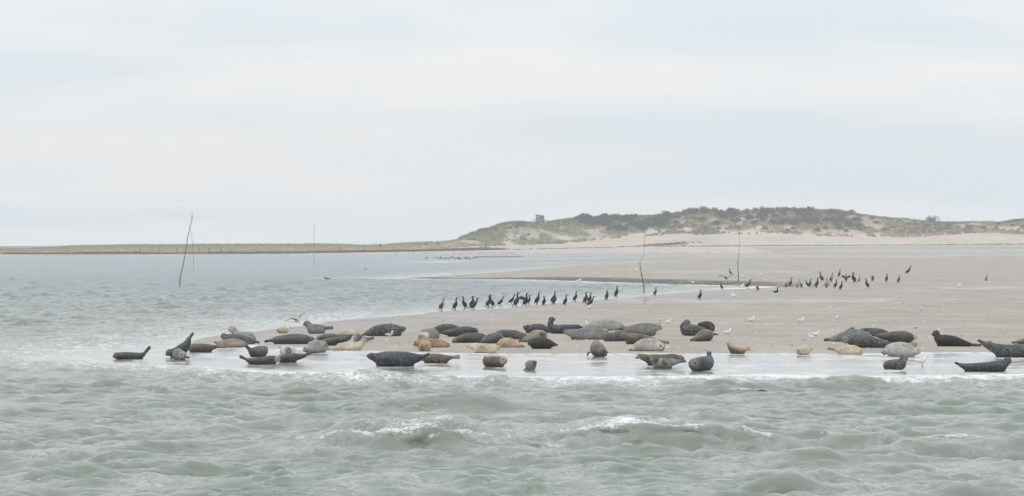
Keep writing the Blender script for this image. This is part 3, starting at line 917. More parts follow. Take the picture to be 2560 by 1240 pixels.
# ------------------------------------------------------------------ seals
coat, t, b = mat_new("seal_coat")
ca, cs = attr(t, "col"), attr(t, "spot")
n1 = noise(t, 17.0, 4.0, 0.65)
n2 = noise(t, 27.0, 3.0, 0.65)
sp = mth(t, 'MAXIMUM', ramp(t, n1, 0.50, 0.60), ramp(t, n2, 0.50, 0.60, 0, 0.9))
c = mixc(t, mth(t, 'MULTIPLY', sp, attr(t, "spotamt").outputs["Fac"]), ca.outputs["Color"], cs.outputs["Color"])
c = mixc(t, 1.0, c, ramp(t, noise(t, 5.0, 3.0), 0.3, 0.7, 0.70, 1.30), 'MULTIPLY')
t.links.new(c, b.inputs["Base Color"])
b.inputs["Roughness"].default_value = 0.52
b.inputs["Specular IOR Level"].default_value = 0.25
b.inputs["Sheen Weight"].default_value = 0.03
b.inputs["Sheen Roughness"].default_value = 0.4
bp = nd(t, "ShaderNodeBump", Strength=0.25, Distance=0.01)
t.links.new(n2, bp.inputs["Height"])
t.links.new(bp.outputs[0], b.inputs["Normal"])
eye_m = plain_mat("eye_black", (0.012, 0.011, 0.010), 0.15, 0.05)
nose_m = plain_mat("nose_dark", (0.030, 0.026, 0.024), 0.4, 0.05)

# coat: back, belly, spot colour, spot amount, face, flippers; dark coats: lit top and shaded underside painted in
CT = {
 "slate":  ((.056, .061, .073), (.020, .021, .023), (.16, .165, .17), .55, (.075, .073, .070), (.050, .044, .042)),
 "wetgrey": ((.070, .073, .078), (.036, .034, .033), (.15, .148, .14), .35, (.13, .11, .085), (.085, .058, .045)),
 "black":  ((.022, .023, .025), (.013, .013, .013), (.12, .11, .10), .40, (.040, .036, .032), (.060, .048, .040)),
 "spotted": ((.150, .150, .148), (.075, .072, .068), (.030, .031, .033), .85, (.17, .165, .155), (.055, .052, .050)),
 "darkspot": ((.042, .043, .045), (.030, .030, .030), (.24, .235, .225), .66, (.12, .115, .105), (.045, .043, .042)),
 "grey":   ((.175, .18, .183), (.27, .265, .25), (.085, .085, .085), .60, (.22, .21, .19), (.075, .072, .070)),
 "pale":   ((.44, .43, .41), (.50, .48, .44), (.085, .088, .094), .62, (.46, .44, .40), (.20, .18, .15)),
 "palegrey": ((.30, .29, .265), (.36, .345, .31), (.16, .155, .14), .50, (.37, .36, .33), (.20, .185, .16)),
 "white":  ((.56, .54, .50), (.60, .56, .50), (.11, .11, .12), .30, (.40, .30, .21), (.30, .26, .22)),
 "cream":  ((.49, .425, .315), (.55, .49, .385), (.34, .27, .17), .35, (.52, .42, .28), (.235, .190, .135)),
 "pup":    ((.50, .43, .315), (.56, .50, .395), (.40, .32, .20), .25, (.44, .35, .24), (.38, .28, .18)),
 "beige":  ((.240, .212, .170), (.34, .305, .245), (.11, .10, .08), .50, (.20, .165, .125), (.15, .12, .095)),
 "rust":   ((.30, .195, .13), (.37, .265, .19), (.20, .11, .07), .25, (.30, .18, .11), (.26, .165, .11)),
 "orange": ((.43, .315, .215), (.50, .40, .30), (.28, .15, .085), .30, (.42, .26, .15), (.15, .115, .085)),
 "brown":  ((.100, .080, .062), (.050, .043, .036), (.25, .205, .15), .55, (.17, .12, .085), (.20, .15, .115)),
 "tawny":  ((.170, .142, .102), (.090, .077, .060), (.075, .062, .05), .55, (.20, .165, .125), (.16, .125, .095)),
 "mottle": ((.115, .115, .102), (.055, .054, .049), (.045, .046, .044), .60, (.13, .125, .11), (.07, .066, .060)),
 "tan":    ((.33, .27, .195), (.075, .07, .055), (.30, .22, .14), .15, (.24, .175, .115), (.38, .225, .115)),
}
SEALS = "harbour seals hauled out on the sandbank"
def S(label, coatk, base, spine, head=None, tip=None, fl=(), roll=0.0, fan=0.5, facecol=None, dz=0.0, belly=0.0):
    """spine: (column, row, radius in photo pixels, metres behind the contact point), tail to neck; head: (column, row, radius, depth, yaw, pitch)"""
    ct = CT[coatk]
    xs_ = [p[0] for p in spine]
    cxp = 0.5 * (min(xs_) + max(xs_))
    d = hit(cxp, base)
    org = world(cxp, base, d)
    gz0 = gz(org.x, org.y)
    org.z = gz0
    m = d / F
    def W(p):
        dd = d + (p[3] if len(p) > 3 else 0.0)
        return world(p[0], p[1], dd) - org
    pts = [(*W(p), p[2] * m) for p in spine]
    if head:
        hc = W(head)
        hr = head[2] * m
        pts.append((*hc, hr * 0.86))
    # the trunk also bulges out in depth so that a lying animal is as deep as it is high
    R = catmull(pts, 6)
    P = [Vector(p[:3]) for p in R]
    rad = [max(p[3], 0.012) for p in R]
    V, Fc = [], []
    fr = frames(P)
    rings = []
    nn = 20
    def ring(c, fr_, r, k_=1.0):
        T, s, u = fr_
        out_ = []
        for q in range(nn):
            a = 6.28319 * q / nn
            p = c + s * (math.cos(a) * r * 1.06 * k_) + u * (math.sin(a) * r * k_)
            gap = c.z - r
            if 0 < gap < 0.55 * r and p.z < c.z:     # a lying belly sags to the ground
                p.z = c.z - (c.z - p.z) * (c.z + .01) / r
            p.z = max(p.z, -0.012)
            out_.append(p)
        return out_
    T0, Tn = fr[0][0], fr[-1][0]
    for k_, o_ in ((.35, .92), (.75, .62)): rings.append(ring(P[0] - T0 * rad[0] * o_, fr[0], rad[0], k_))
    for c_, f_, r_ in zip(P, fr, rad): rings.append(ring(c_, f_, r_))
    for k_, o_ in ((.75, .62), (.35, .92)): rings.append(ring(P[-1] + Tn * rad[-1] * o_, fr[-1], rad[-1], k_))
    loft(V, Fc, rings)
    hd = None
    if head:
        yaw, pit = math.radians(head[4]), math.radians(head[5])
        f = Vector((math.cos(yaw) * math.cos(pit), math.sin(yaw) * math.cos(pit), math.sin(pit)))
        s = f.cross(Vector((0, 0, 1))).normalized()
        u = s.cross(f).normalized()
        hd = (hc, hr, f, s, u)
        ellipsoid(V, Fc, hc, (f, s, u), hr * 1.12, hr * 0.98, hr)
        ellipsoid(V, Fc, hc + f * hr * .80 - u * hr * .22, (f, s, u), hr * .55, hr * .50, hr * .44)
    tp = None
    if tip:
        tp = W(tip)
        a = P[0] + (P[1] - P[0]) * 0.5
        T = (tp - a).normalized()
        wv = T.cross(Vector((0, 1, 0)))
        if wv.length < .3: wv = Vector((0, 0, 1))
        wv = wv.normalized()
        ln = (tp - a).length
        sp_ = wv * ln * 0.13 * fan * 2
        dv = Vector((0, 1, 0)) * 0.03
        blade(V, Fc, a, tp + sp_ * .5 + dv, wv, rad[0] * .75, max(.022, ln * .13), .021)
        blade(V, Fc, a, tp - sp_ - dv, wv, rad[0] * .75, max(.022, ln * .13), .021)
    for (ax, ay, bx, by, dy) in fl:
        a, bb = W((ax, ay, 0, dy)), W((bx, by, 0, dy - .02))
        ln = (bb - a).length
        blade(V, Fc, a, bb, (bb - a).cross(Vector((0, 1, 0))), ln * .30, ln * .20, .022)
    for i_, v in enumerate(V):
        if v[2] < -0.015: V[i_] = (v[0], v[1], -0.015)
    Pn, Rn = np.array([tuple(p) for p in P]), np.array(rad)
    def done(me):
        co = verts(me)
        dist = np.linalg.norm(co[:, None, :] - Pn[None], axis=2)
        k = dist.argmin(1)
        tt = k / (len(Pn) - 1)
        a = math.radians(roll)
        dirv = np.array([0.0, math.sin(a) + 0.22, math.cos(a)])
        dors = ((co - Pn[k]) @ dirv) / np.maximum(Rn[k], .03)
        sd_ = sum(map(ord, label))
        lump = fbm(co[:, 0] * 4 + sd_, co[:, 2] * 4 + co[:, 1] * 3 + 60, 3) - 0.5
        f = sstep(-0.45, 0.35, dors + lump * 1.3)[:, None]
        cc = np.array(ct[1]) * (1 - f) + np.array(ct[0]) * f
        amt = np.full(len(co), ct[3] * 0.85) * (0.55 + 0.9 * (lump + .5))
        if belly: amt = amt * (1 - belly * (1 - f[:, 0]))
        if hd:
            hc_, hr_, f_, s_, u_ = hd
            rel = co - np.array(tuple(hc_))
            fd = (rel @ np.array(tuple(f_))) / hr_
            near = np.linalg.norm(rel, axis=1) / hr_
            ff = (sstep(-0.5, 0.5, fd) * (1 - sstep(1.35, 1.7, near)))[:, None]
            cc = cc * (1 - ff) + np.array(facecol or ct[4]) * ff
            # dark skin round the eyes and on the nose
            for q in (1, -1):
                e = np.array(tuple((f_ * .74 + s_ * (.50 * q) + u_ * .36).normalized() * hr_ * .98))
                g = np.exp(-(np.linalg.norm(rel - e, axis=1) / (hr_ * .28)) ** 2)[:, None]
                cc = cc * (1 - .45 * g) + np.array((.03, .027, .025)) * .45 * g
            mz = np.array(tuple(f_ * 1.25 - u_ * .12)) * hr_
            g = np.exp(-(np.linalg.norm(rel - mz, axis=1) / (hr_ * .36)) ** 2)[:, None]
            cc = cc * (1 - .6 * g) + np.array((.07, .052, .042)) * .6 * g
            amt = amt * (1 - .5 * ff[:, 0])
        if tp is not None:
            ax_ = np.array(tuple(tp)) - Pn[0]
            ln = np.linalg.norm(ax_)
            q = sstep(-.15 * 0.3, ln * .45, (co - Pn[0]) @ ax_ / ln)[:, None] * (tt < .25)[:, None]
            cc = cc * (1 - q) + np.array(ct[5]) * q
            amt = amt * (1 - .6 * q[:, 0])
        for (ax, ay, bx, by, dy) in fl:
            p0, p1 = np.array(tuple(W((ax, ay, 0, dy)))), np.array(tuple(W((bx, by, 0, dy - .02))))
            h = np.clip(((co - p0) @ (p1 - p0)) / ((p1 - p0) @ (p1 - p0)), 0, 1)
            q = 1 - sstep(.03, .075, np.linalg.norm(co - p0 - h[:, None] * (p1 - p0), axis=1))
            q = q[:, None] * .8
            cc = cc * (1 - q) + np.array(ct[5]) * q
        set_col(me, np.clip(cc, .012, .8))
        sc_ = me.attributes.new("spot", 'FLOAT_COLOR', 'POINT')
        sc_.data.foreach_set("color", np.tile(np.array((*ct[2], 1), np.float32), (len(co), 1)).ravel())
        am = me.attributes.new("spotamt", 'FLOAT', 'POINT')
        am.data.foreach_set("value", np.clip(amt, 0, 1).astype(np.float32))
        me.name = "harbour_seal"
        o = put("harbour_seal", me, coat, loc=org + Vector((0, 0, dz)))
        tag(o, label, "seal", SEALS)
        if hd:
            hc_, hr_, f_, s_, u_ = hd
            for q in (1, -1):
                e = (f_ * .74 + s_ * (.50 * q) + u_ * .36).normalized()
                if e.y < 0.30:
                    put("eye", EYE, eye_m, o, hc_ + e * hr_ * .97).scale = (hr_ * .17,) * 3
            nn_ = f_ * 1.30 - u_ * .08
            if f_.y < 0.55:
                put("nose", EYE, nose_m, o, hc_ + nn_ * hr_).scale = (hr_ * .18, hr_ * .18, hr_ * .13)
    remesh_later(V, Fc, 0.0135 if d < 130 else 0.017, 5, done)
_V, _F = [], []
ellipsoid(_V, _F, Vector((0, 0, 0)), (Vector((1, 0, 0)), Vector((0, 1, 0)), Vector((0, 0, 1))), 1, 1, 1, 8)
EYE = poly_mesh("eyeball", _V, _F)

# group at the left tip
S("small grey brown seal with raised tail, alone furthest left", "wetgrey", 898, [(359, 886, 5.5), (348, 889.5, 8), (326, 889.5, 9.5), (305, 889.5, 9.5)], (292, 888.5, 8.2, 0, 185, -14), (376, 865, 0, 0), fan=.3)
S("grey seal bent up with its tail pointing at the sky", "wetgrey", 894, [(473, 846, 5.5, .1), (468, 858, 9.5, .1), (459, 870, 13.5, .1), (446, 878, 13.5, .1), (434, 881, 11, 0)], (424, 881, 9, 0, 180, -25), (483, 831, 0, .1), fan=.5)
S("round grey seal facing the water in front of the bent seal", "grey", 900, [(446, 879, 6, 1.15), (446, 883, 12, .8), (446, 886, 14.5, .45), (447, 887, 13.5, .1)], (456, 888, 11, -.12, -62, -8), (452, 872, 0, 1.4), fl=((434, 893, 424, 898, .1), (463, 892, 475, 895, .2)), facecol=(.30, .28, .22))
S("dark brown seal lying between the bent seal and a beige one", "brown", 880, [(540, 866.5, 5), (525, 868.5, 8.5), (505, 869, 10.5), (487, 869, 10.5)], (476, 868, 9, 0, 180, 0), (568, 864, 0, 0))
S("smooth beige brown seal just above the dark brown one", "beige", 868, [(543, 858, 4.5), (555, 858.5, 8), (575, 857, 11), (595, 858, 10.5)], (611, 861, 7.6, -.05, -25, -12), (534, 855, 0, 0))
S("dark speckled seal under the gull, curled head at its left", "darkspot", 861, [(634, 853.5, 5), (620, 851, 9.5), (600, 847, 10), (578, 844, 9.5), (567, 844, 9)], (560, 841, 8.5, 0, 120, 30), (650, 856, 0, 0))
S("pale seal with raised cream face behind the dark speckled one", "palegrey", 852, [(635, 847, 6, .3), (624, 840, 11, .3), (609, 840, 11, .3), (595, 836, 9.5, .3), (587, 830, 8.5, .3)], (580, 823, 8.8, .25, 225, 8), None, facecol=(.47, .38, .27))
S("tiny round cream pup alone at the back left of the bank", "pup", 833, [(716, 824, 6.5, .35), (707, 823.5, 9, .1)], (698, 825, 6, -.08, 215, -20), None)
S("light grey seal with lifted head beside the flying gull", "grey", 834, [(814, 820, 5.5, .15), (803, 822, 11, .1), (788, 822, 12, 0), (776, 818, 10.5, 0), (771, 812, 8.5, 0)], (767, 808.5, 7.6, -.02, 195, -12), (834, 818.5, 0, .1), fl=((809, 824, 806, 833, -.16),), facecol=(.16, .15, .13))
S("cream seal lying small at the back, left of the big spotted one", "pup", 839, [(853, 832, 5.5), (865, 830.5, 7), (880, 830.5, 7)], (890, 832, 6, 0, 10, -15), None)
S("long spotted grey seal stretched out on the left of the bank", "spotted", 860, [(677, 851, 4.5), (692, 849, 8.5), (712, 848, 11.5), (735, 847, 13), (754, 847, 12.5), (768, 847, 9)], (779, 847, 6, 0, 8, 0), (660, 855, 0, 0), belly=.4)
S("spotted seal partly hidden behind the grey barrel bodied one", "spotted", 850, [(859, 841, 4.5), (840, 842, 7.5), (822, 842, 8.5), (808, 843, 7.5)], (798, 844.5, 6, 0, 180, -10), (874, 839, 0, 0))
S("dark olive seal with its blunt tail raised to the right", "mottle", 864, [(872, 844, 6.6), (860, 848, 7.4), (845, 850, 8.3), (828, 853, 9.5), (812, 857, 10)], (800, 860, 9, 0, 180, 0), (882, 836, 0, 0), fan=.15)
S("bulky pale grey seal showing its belly, dark flipper on its right", "palegrey", 882, [(813, 867, 8, .5), (804, 865, 13.5, .3), (790, 866, 16, .05), (777, 869, 13, -.12)], (768, 871, 9.5, -.2, 210, -25), None, fl=((812, 860, 822, 868, -.05), (765, 873, 762, 880, -.3)))
S("cream seal with raised head looking right, by the pale grey bulky one", "cream", 876, [(826, 872, 4.5), (840, 870, 6.5), (860, 867, 9), (880, 865.5, 10.5), (894, 864, 10), (903, 859, 8.5)], (909, 852, 7.2, 0, -18, 6), (814, 875, 0, 0), fl=((886, 866, 891, 872, -.18),))
S("grey seal looking over the back of the cream raised one", "grey", 857, [(921, 848, 4.5, .1), (908, 849, 8, .1), (893, 849, 9, .05), (893, 845, 7.5, 0)], (897, 840.5, 7, -.05, -50, 0), (936, 843.5, 0, .1))
S("dark seal with its flipper sticking up left, at the swash edge", "mottle", 893, [(627, 877, 7.5, -.1), (636, 880, 12, .1), (647, 879, 14.5, .35), (656, 877, 13.5, .7)], (661, 874, 10, 1.0, 70, 10), (613, 864, 0, -.15), fan=.5)
S("whitish seal facing away behind the two dark seals nose to nose", "white", 890, [(731, 874, 8, .7), (724, 877, 12.5, .4), (714, 878, 14, .05)], (719, 876, 9.5, -.12, -40, -10), None, fl=((703, 872, 697, 866, .2),), facecol=(.22, .19, .17))
S("grey seal of the nose to nose pair with its tail at the left", "wetgrey", 911, [(617, 899, 4.5), (628, 902.5, 7.5), (645, 902.5, 9.5), (665, 900.5, 10.5), (682, 898.5, 10)], (691, 897.5, 8.8, -.05, -25, -12), (597, 890.5, 0, 0), facecol=(.36, .29, .20))
S("grey seal of the nose to nose pair with its tail at the right", "wetgrey", 906, [(761, 889.5, 5), (748, 891.5, 8), (730, 893, 10), (712, 895.5, 10)], (701, 896, 9, 0, 190, -10), (780, 880.5, 0, 0), fan=.3)
S("big dark speckled seal under the small gull on the left", "darkspot", 840, [(915, 834, 4.5), (925, 830, 8.5), (940, 826, 12), (960, 824, 14.5), (980, 824, 14.5), (996, 825, 12)], (1005, 822.5, 8, 0, 12, 22), (904, 839, 0, 0))
# centre left
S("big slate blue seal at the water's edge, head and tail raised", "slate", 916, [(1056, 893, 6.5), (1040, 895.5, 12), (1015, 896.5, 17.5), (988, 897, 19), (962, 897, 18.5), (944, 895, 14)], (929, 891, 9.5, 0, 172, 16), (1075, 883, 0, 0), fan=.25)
S("brown seal with pinkish tail behind the big slate one", "brown", 908, [(1127, 893.5, 5), (1115, 896, 9), (1097, 896, 11.5), (1075, 895, 11.5)], (1058, 894, 9, .1, 180, 0), (1151, 891, 0, 0), fan=.6)
S("rounded beige grey seal lying away from us in a small heap", "beige", 847, [(1060, 828, 5.5, .9), (1066, 830, 9, .6), (1076, 832, 12, .3), (1085, 834, 12.5, 0)], (1090, 838, 9, -.1, -50, -20), (1053, 826, 0, 1.0))
S("white faced seal peeping over the rusty one", "white", 849, [(1066, 838, 7.5, .4), (1058, 840, 9, .2)], (1054, 841, 8.5, 0, 220, -20), None)
S("rust brown seal lying right behind the orange curled one", "rust", 869, [(1118, 861.5, 6), (1108, 860, 9), (1092, 857, 11), (1072, 856, 10.5), (1057, 855.5, 9.5)], (1044, 857, 8.8, 0, 195, -22), (1126, 864, 0, 0), fan=.2)
S("pale orange seal curled towards us in front of the rusty one", "orange", 878, [(1062, 860, 8, .6), (1063, 863, 13, .35), (1063, 865, 14, .1)], (1055, 867, 9.5, -.12, 235, -20), None, fl=((1067, 859, 1068, 872, -.22),), facecol=(.30, .20, .13))
S("dark seal lying furthest back of the left centre group", "darkspot", 829, [(1084, 824, 4), (1095, 820.5, 6.5), (1110, 818, 8), (1128, 818, 8)], (1142, 820, 6, 0, 5, 0), None)
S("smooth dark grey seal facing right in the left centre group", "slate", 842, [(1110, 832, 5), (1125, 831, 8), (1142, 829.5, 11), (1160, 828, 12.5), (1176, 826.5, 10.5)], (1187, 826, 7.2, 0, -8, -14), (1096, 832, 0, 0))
S("mottled grey brown seal facing left behind the cream one", "mottle", 857, [(1216, 846, 8), (1202, 844, 11.5), (1182, 844, 12.5), (1162, 846, 11.5), (1148, 849, 9.5)], (1139, 851, 7.5, 0, 185, -15), None, fl=((1162, 837, 1173, 832, 0),))
S("dark mottled seal with its tail towards us, left of the orange mound", "mottle", 859, [(1206, 854, 5, -.3), (1216, 850, 10, -.1), (1230, 846, 13.5, .15), (1243, 844, 13.5, .5)], (1250, 842, 9, .8, 70, 0), (1196, 858, 0, -.4))
S("long dark spotted seal at the back, above the orange mound", "darkspot", 848, [(1318, 841, 5.5), (1304, 839, 8.5), (1287, 836, 10.5), (1268, 834, 10), (1254, 832.5, 8)], (1246, 832, 6, 0, 180, 0), None)
S("pale orange mound of a seal right behind the cream one", "orange", 869, [(1300, 864, 5, 0), (1288, 860, 10, 0), (1272, 857.5, 13.5, .05), (1258, 857.5, 12, .2)], (1250, 861, 8.5, .15, 200, -20), (1313, 866, 0, 0))
S("cream seal looking left with its tail raised to the right", "cream", 883, [(1247, 868, 5.5), (1238, 870, 9), (1222, 870.5, 12), (1204, 870.5, 12.5), (1190, 868, 10.5)], (1178, 865, 8, 0, 190, -8), (1264, 857, 0, 0), fl=((1199, 865, 1212, 871, -.19),), fan=.25)
S("dark seal with a pale whiskered face lying in the wash", "brown", 917, [(1213, 898, 6, .35), (1218, 902, 11, .2), (1231, 903.5, 13, .05), (1246, 903.5, 13, -.05)], (1258, 901.5, 10.5, -.22, -58, -5), (1212, 889, 0, .4), facecol=(.36, .29, .21), fan=.6)
S("small whitish seal head on in the wash, brown muzzle up", "grey", 926, [(1322, 911, 6, 1.1), (1324, 912, 11, .7), (1327, 913, 13, .25), (1330, 912, 11, -.05)], (1335, 908, 6.8, -.25, -38, 30), None, fl=((1315, 921, 1308, 926, .1),), facecol=(.085, .062, .045))
S("jet black seal lying on the sand, tail to the right", "black", 872, [(1383, 861, 6.5), (1371, 858.5, 11.5), (1355, 857, 14.5), (1340, 857, 14)], (1330, 856, 10.5, .1, 140, -10), (1396, 862, 0, 0), fan=.4)
S("beige and grey seal looking at us just above the black one", "beige", 856, [(1309, 850, 5.5, .3), (1322, 845, 9.5, .3), (1338, 839, 14, .35), (1354, 839, 14, .3)], (1352, 838, 9.5, .0, -35, -10), (1295, 853, 0, .2), facecol=(.10, .09, .08))
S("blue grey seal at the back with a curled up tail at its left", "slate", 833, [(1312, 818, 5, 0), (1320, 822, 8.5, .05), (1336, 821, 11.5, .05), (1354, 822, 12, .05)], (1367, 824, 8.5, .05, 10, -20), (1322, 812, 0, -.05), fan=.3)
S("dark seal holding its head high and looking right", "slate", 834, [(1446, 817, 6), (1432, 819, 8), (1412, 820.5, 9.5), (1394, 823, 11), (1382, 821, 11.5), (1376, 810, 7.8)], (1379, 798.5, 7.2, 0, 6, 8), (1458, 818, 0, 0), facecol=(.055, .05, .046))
S("long light grey seal with its tail curving up at the left", "grey", 849, [(1414, 829, 6.5), (1428, 832.5, 10), (1447, 835, 13), (1470, 835, 14.5), (1492, 833, 14)], (1511, 830.5, 10, 0, -10, -10), (1405, 815, 0, 0), facecol=(.36, .36, .34))
S("big smooth pale seal furthest back, a white gull at its left end", "palegrey", 826, [(1551, 815.5, 7.5), (1536, 812, 11), (1515, 811.5, 12.5), (1494, 812.5, 11.5), (1477, 815, 9)], (1465, 818, 6.5, 0, 180, -12), (1567, 818, 0, 0), fan=.2)
S("grey seal with a pale round face looking at us, at the back", "grey", 835, [(1563, 822, 4.5), (1578, 821, 8), (1597, 820, 11.5), (1616, 820, 13.5), (1632, 820, 12)], (1645, 818, 8.8, -.08, -38, -10), (1546, 823, 0, 0), facecol=(.36, .31, .25))
S("dark and pale patched seal facing left behind the tawny one", "darkspot", 853, [(1620, 838, 5.5), (1602, 838, 9), (1578, 839, 12.5), (1552, 840, 13.5), (1530, 842, 11)], (1513, 843, 8, 0, 185, 4), (1639, 834, 0, 0))
S("tawny brown seal with a long thin tail stretched right", "tawny", 860, [(1640, 852, 5), (1622, 847.5, 8), (1602, 845.5, 11), (1584, 845, 12.5), (1569, 843, 11)], (1560, 838, 8.5, 0, 165, 22), (1674, 859, 0, 0), fan=.35)
S("whitish speckled seal with two dark eyes facing us on the sand", "pale", 878, [(1581, 873, 5, .2), (1592, 867, 11, .2), (1610, 862, 15.5, .1), (1630, 861.5, 16.2, 0), (1643, 864, 13.5, -.06)], (1651, 866.5, 11.5, -.2, -58, -14), (1571, 876, 0, .2), belly=.3)
S("broad beige seal lying head towards us at the foam edge", "tawny", 892, [(1491, 855, 7, 1.2), (1491, 864, 13, .9), (1493, 872, 17.5, .5), (1497, 876, 17, .1)], (1507, 880, 11, -.2, -45, -25), (1494, 850, 0, 1.3), fl=((1473, 879, 1467, 890, .2), (1514, 878, 1522, 882, -.2)), facecol=(.085, .07, .055))
S("brown seal in the wash with its tail hooked down at the left", "brown", 914, [(1598, 890, 6), (1610, 893.5, 9), (1630, 898, 12), (1658, 897, 11.5), (1684, 895, 10.5)], (1701, 896.5, 9.2, -.05, -25, -18), (1589, 897, 0, -.05), facecol=(.25, .125, .085), fan=.5)
S("pale bellied grey seal lying in front of the hook tailed one", "grey", 921, [(1698, 903.5, 5), (1686, 904.5, 8.5), (1668, 906, 11.5), (1650, 907, 12.5), (1640, 904, 11)], (1635, 898, 9, -.05, -40, 14), (1716, 902, 0, 0), fl=((1657, 902, 1668, 912, -.17),), roll=35, facecol=(.12, .115, .105))
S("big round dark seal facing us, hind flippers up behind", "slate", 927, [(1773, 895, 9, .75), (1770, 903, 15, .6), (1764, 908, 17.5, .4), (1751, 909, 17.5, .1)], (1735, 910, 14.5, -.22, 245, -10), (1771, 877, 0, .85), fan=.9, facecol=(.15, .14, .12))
# right of centre
S("dark grey seal turning its head over its back, in the group of three", "darkspot", 839, [(1775, 833, 5, .1), (1758, 828, 9.5, .1), (1740, 825, 13, .05), (1720, 824, 14.5, 0), (1710, 817, 11, 0)], (1717, 805, 7, 0, 3, 4), (1796, 839, 0, .1))
S("dark curled seal furthest right in the group of three", "black", 830, [(1749, 811, 5, .2), (1760, 812, 9, .2), (1772, 813.5, 10.5, .1), (1779, 818, 9, 0)], (1781, 822, 6.5, -.08, -70, -35), None)
S("tawny grey seal with thick tail flippers towards us, front of the three", "tawny", 853, [(1739, 847, 6.5, -.25), (1750, 842, 11.5, -.05), (1762, 838, 14.5, .25), (1770, 837, 13.5, .6)], (1774, 836, 9, .9, 60, 5), (1725, 851, 0, -.4), fan=.4)
S("small two toned seal bent like a banana, orange tail flippers", "tan", 885, [(1862, 874, 6), (1852, 876.5, 8.5), (1840, 875.5, 9.8), (1829, 870, 9)], (1823, 862.5, 6.2, 0, 140, 40), (1877, 869, 0, -.05), fan=1.1)
S("round cream pup alone on the empty sand right of centre", "pup", 887, [(2021, 873, 8, .3), (2010, 874.5, 11.5, .1)], (2000, 877, 8.5, -.08, 215, -25), (2032, 872, 0, .3))
S("cream seal lying tail left in front of the right hand group", "cream", 886, [(2089, 874.5, 4.5), (2100, 876, 8), (2117, 875.5, 11), (2135, 874.5, 12)], (2146, 877, 9.3, -.02, -20, -28), (2068, 871, 0, 0), fan=.3)
S("grey seal with outstretched tail at the far left of the right group", "grey", 854, [(2078, 848, 5), (2092, 845, 8.5), (2112, 840, 12), (2135, 836, 13.5), (2155, 836, 11)], (2168, 837, 8, .05, 10, -15), (2059, 851, 0, 0), fl=((2117, 831, 2136, 819, .1),))
S("dark seal at the very back of the right group", "darkspot", 836, [(2152, 825.5, 4.5), (2166, 826, 6.5), (2185, 827.5, 8), (2204, 829, 7)], (2217, 831.5, 5, 0, 10, -20), None)
S("spotted seal with a white face at its right end in the right group", "mottle", 858, [(2194, 839, 5), (2212, 840.5, 9.5), (2236, 841, 13.5), (2260, 841.5, 14.5), (2274, 843, 11.5)], (2283, 843, 8.2, 0, 5, -2), (2178, 838, 0, 0), facecol=(.48, .47, .45))
S("dark mottled seal with a pale face at its left, middle of the right group", "darkspot", 869, [(2229, 862, 5.5), (2211, 860, 10), (2185, 857, 14), (2158, 852, 16.5), (2134, 850, 14)], (2115, 849, 9.5, -.1, 220, -10), (2242, 861, 0, 0), facecol=(.26, .255, .24))
S("whitish spotted seal facing right, front of the right group", "pale", 891, [(2212, 880, 6.5), (2224, 874, 13), (2244, 871.5, 17), (2265, 873, 16.5), (2279, 876, 12.5)], (2289, 878, 9.2, -.03, -12, -8), (2202, 883, 0, 0), belly=.3)
S("orange faced pup peeping over the whitish spotted seal", "rust", 872, [(2262, 864, 6, .3), (2274, 864, 7.5, .25)], (2286, 861, 7, .1, -45, -12), None, facecol=(.42, .30, .20))
S("dark chested seal with lifted head beside the standing gull", "darkspot", 924, [(2215, 913, 8, .5), (2223, 912, 12, .3), (2238, 911, 13.5, .1), (2252, 909, 12.5, 0), (2257, 901, 10.5, 0)], (2259, 893.5, 9.2, 0, -4, -8), None, facecol=(.25, .245, .225))
S("dark seal with its head lifted left, tail pointing right", "black", 866, [(2427, 861.5, 4.5), (2410, 857.5, 8), (2388, 853, 12.5), (2366, 851, 14.5), (2349, 848, 12.5), (2343, 840, 9.3)], (2340, 833.5, 8.4, 0, 188, -8), (2455, 864, 0, 0), fan=.3, facecol=(.05, .05, .05))
S("big dark seal cut by the right edge, tail raised at the left", "darkspot", 893, [(2459, 858, 6.5), (2474, 865, 10), (2494, 873, 14), (2520, 877, 16), (2550, 876.5, 17), (2585, 878, 16)], (2608, 880, 11.5, 0, 0, 0), (2443, 849.5, 0, 0), fan=.3)
S("seal mostly out of frame at the right edge, only its tail showing", "tawny", 867, [(2544, 855, 4.5), (2560, 854, 8), (2585, 854, 12), (2610, 855, 12)], (2632, 857, 9, 0, 0, 0), (2528, 857, 0, 0))
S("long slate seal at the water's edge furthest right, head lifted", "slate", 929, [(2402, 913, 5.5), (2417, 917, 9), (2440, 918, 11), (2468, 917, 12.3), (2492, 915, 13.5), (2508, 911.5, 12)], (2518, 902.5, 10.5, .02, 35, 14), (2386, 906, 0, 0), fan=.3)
flush()

# ------------------------------------------------------------------ birds
feather = col_mat("feathers", 0.65, 0.3)
BIRD = {}
X1, Y1, Z1 = Vector((1, 0, 0)), Vector((0, 1, 0)), Vector((0, 0, 1))
def bird_proto(key, parts, paint, voxel=0.0085, smooth=2):
    V, Fc = [], []
    for p in parts:
        if p[0] == 'L':                              # a tapering run of points (x, y, z, r)
            R = catmull(p[1], 4)
            P = [Vector(q[:3]) for q in R]
            rings = []
            for c_, (T, s, u), q in zip(P, frames(P), R):
                rings.append([c_ + (s * math.cos(a) + u * math.sin(a)) * max(q[3], .006) for a in [6.28319 * k / 12 for k in range(12)]])
            loft(V, Fc, rings)
        elif p[0] == 'B':                            # a flat blade: from, to, broad direction, width at root, width at tip, thickness
            blade(V, Fc, Vector(p[1]), Vector(p[2]), Vector(p[3]), p[4], p[5], p[6])
    def done(me):
        set_col(me, np.clip(paint(verts(me)), .01, .9))
        BIRD[key] = me
    remesh_later(V, Fc, voxel, smooth, done)
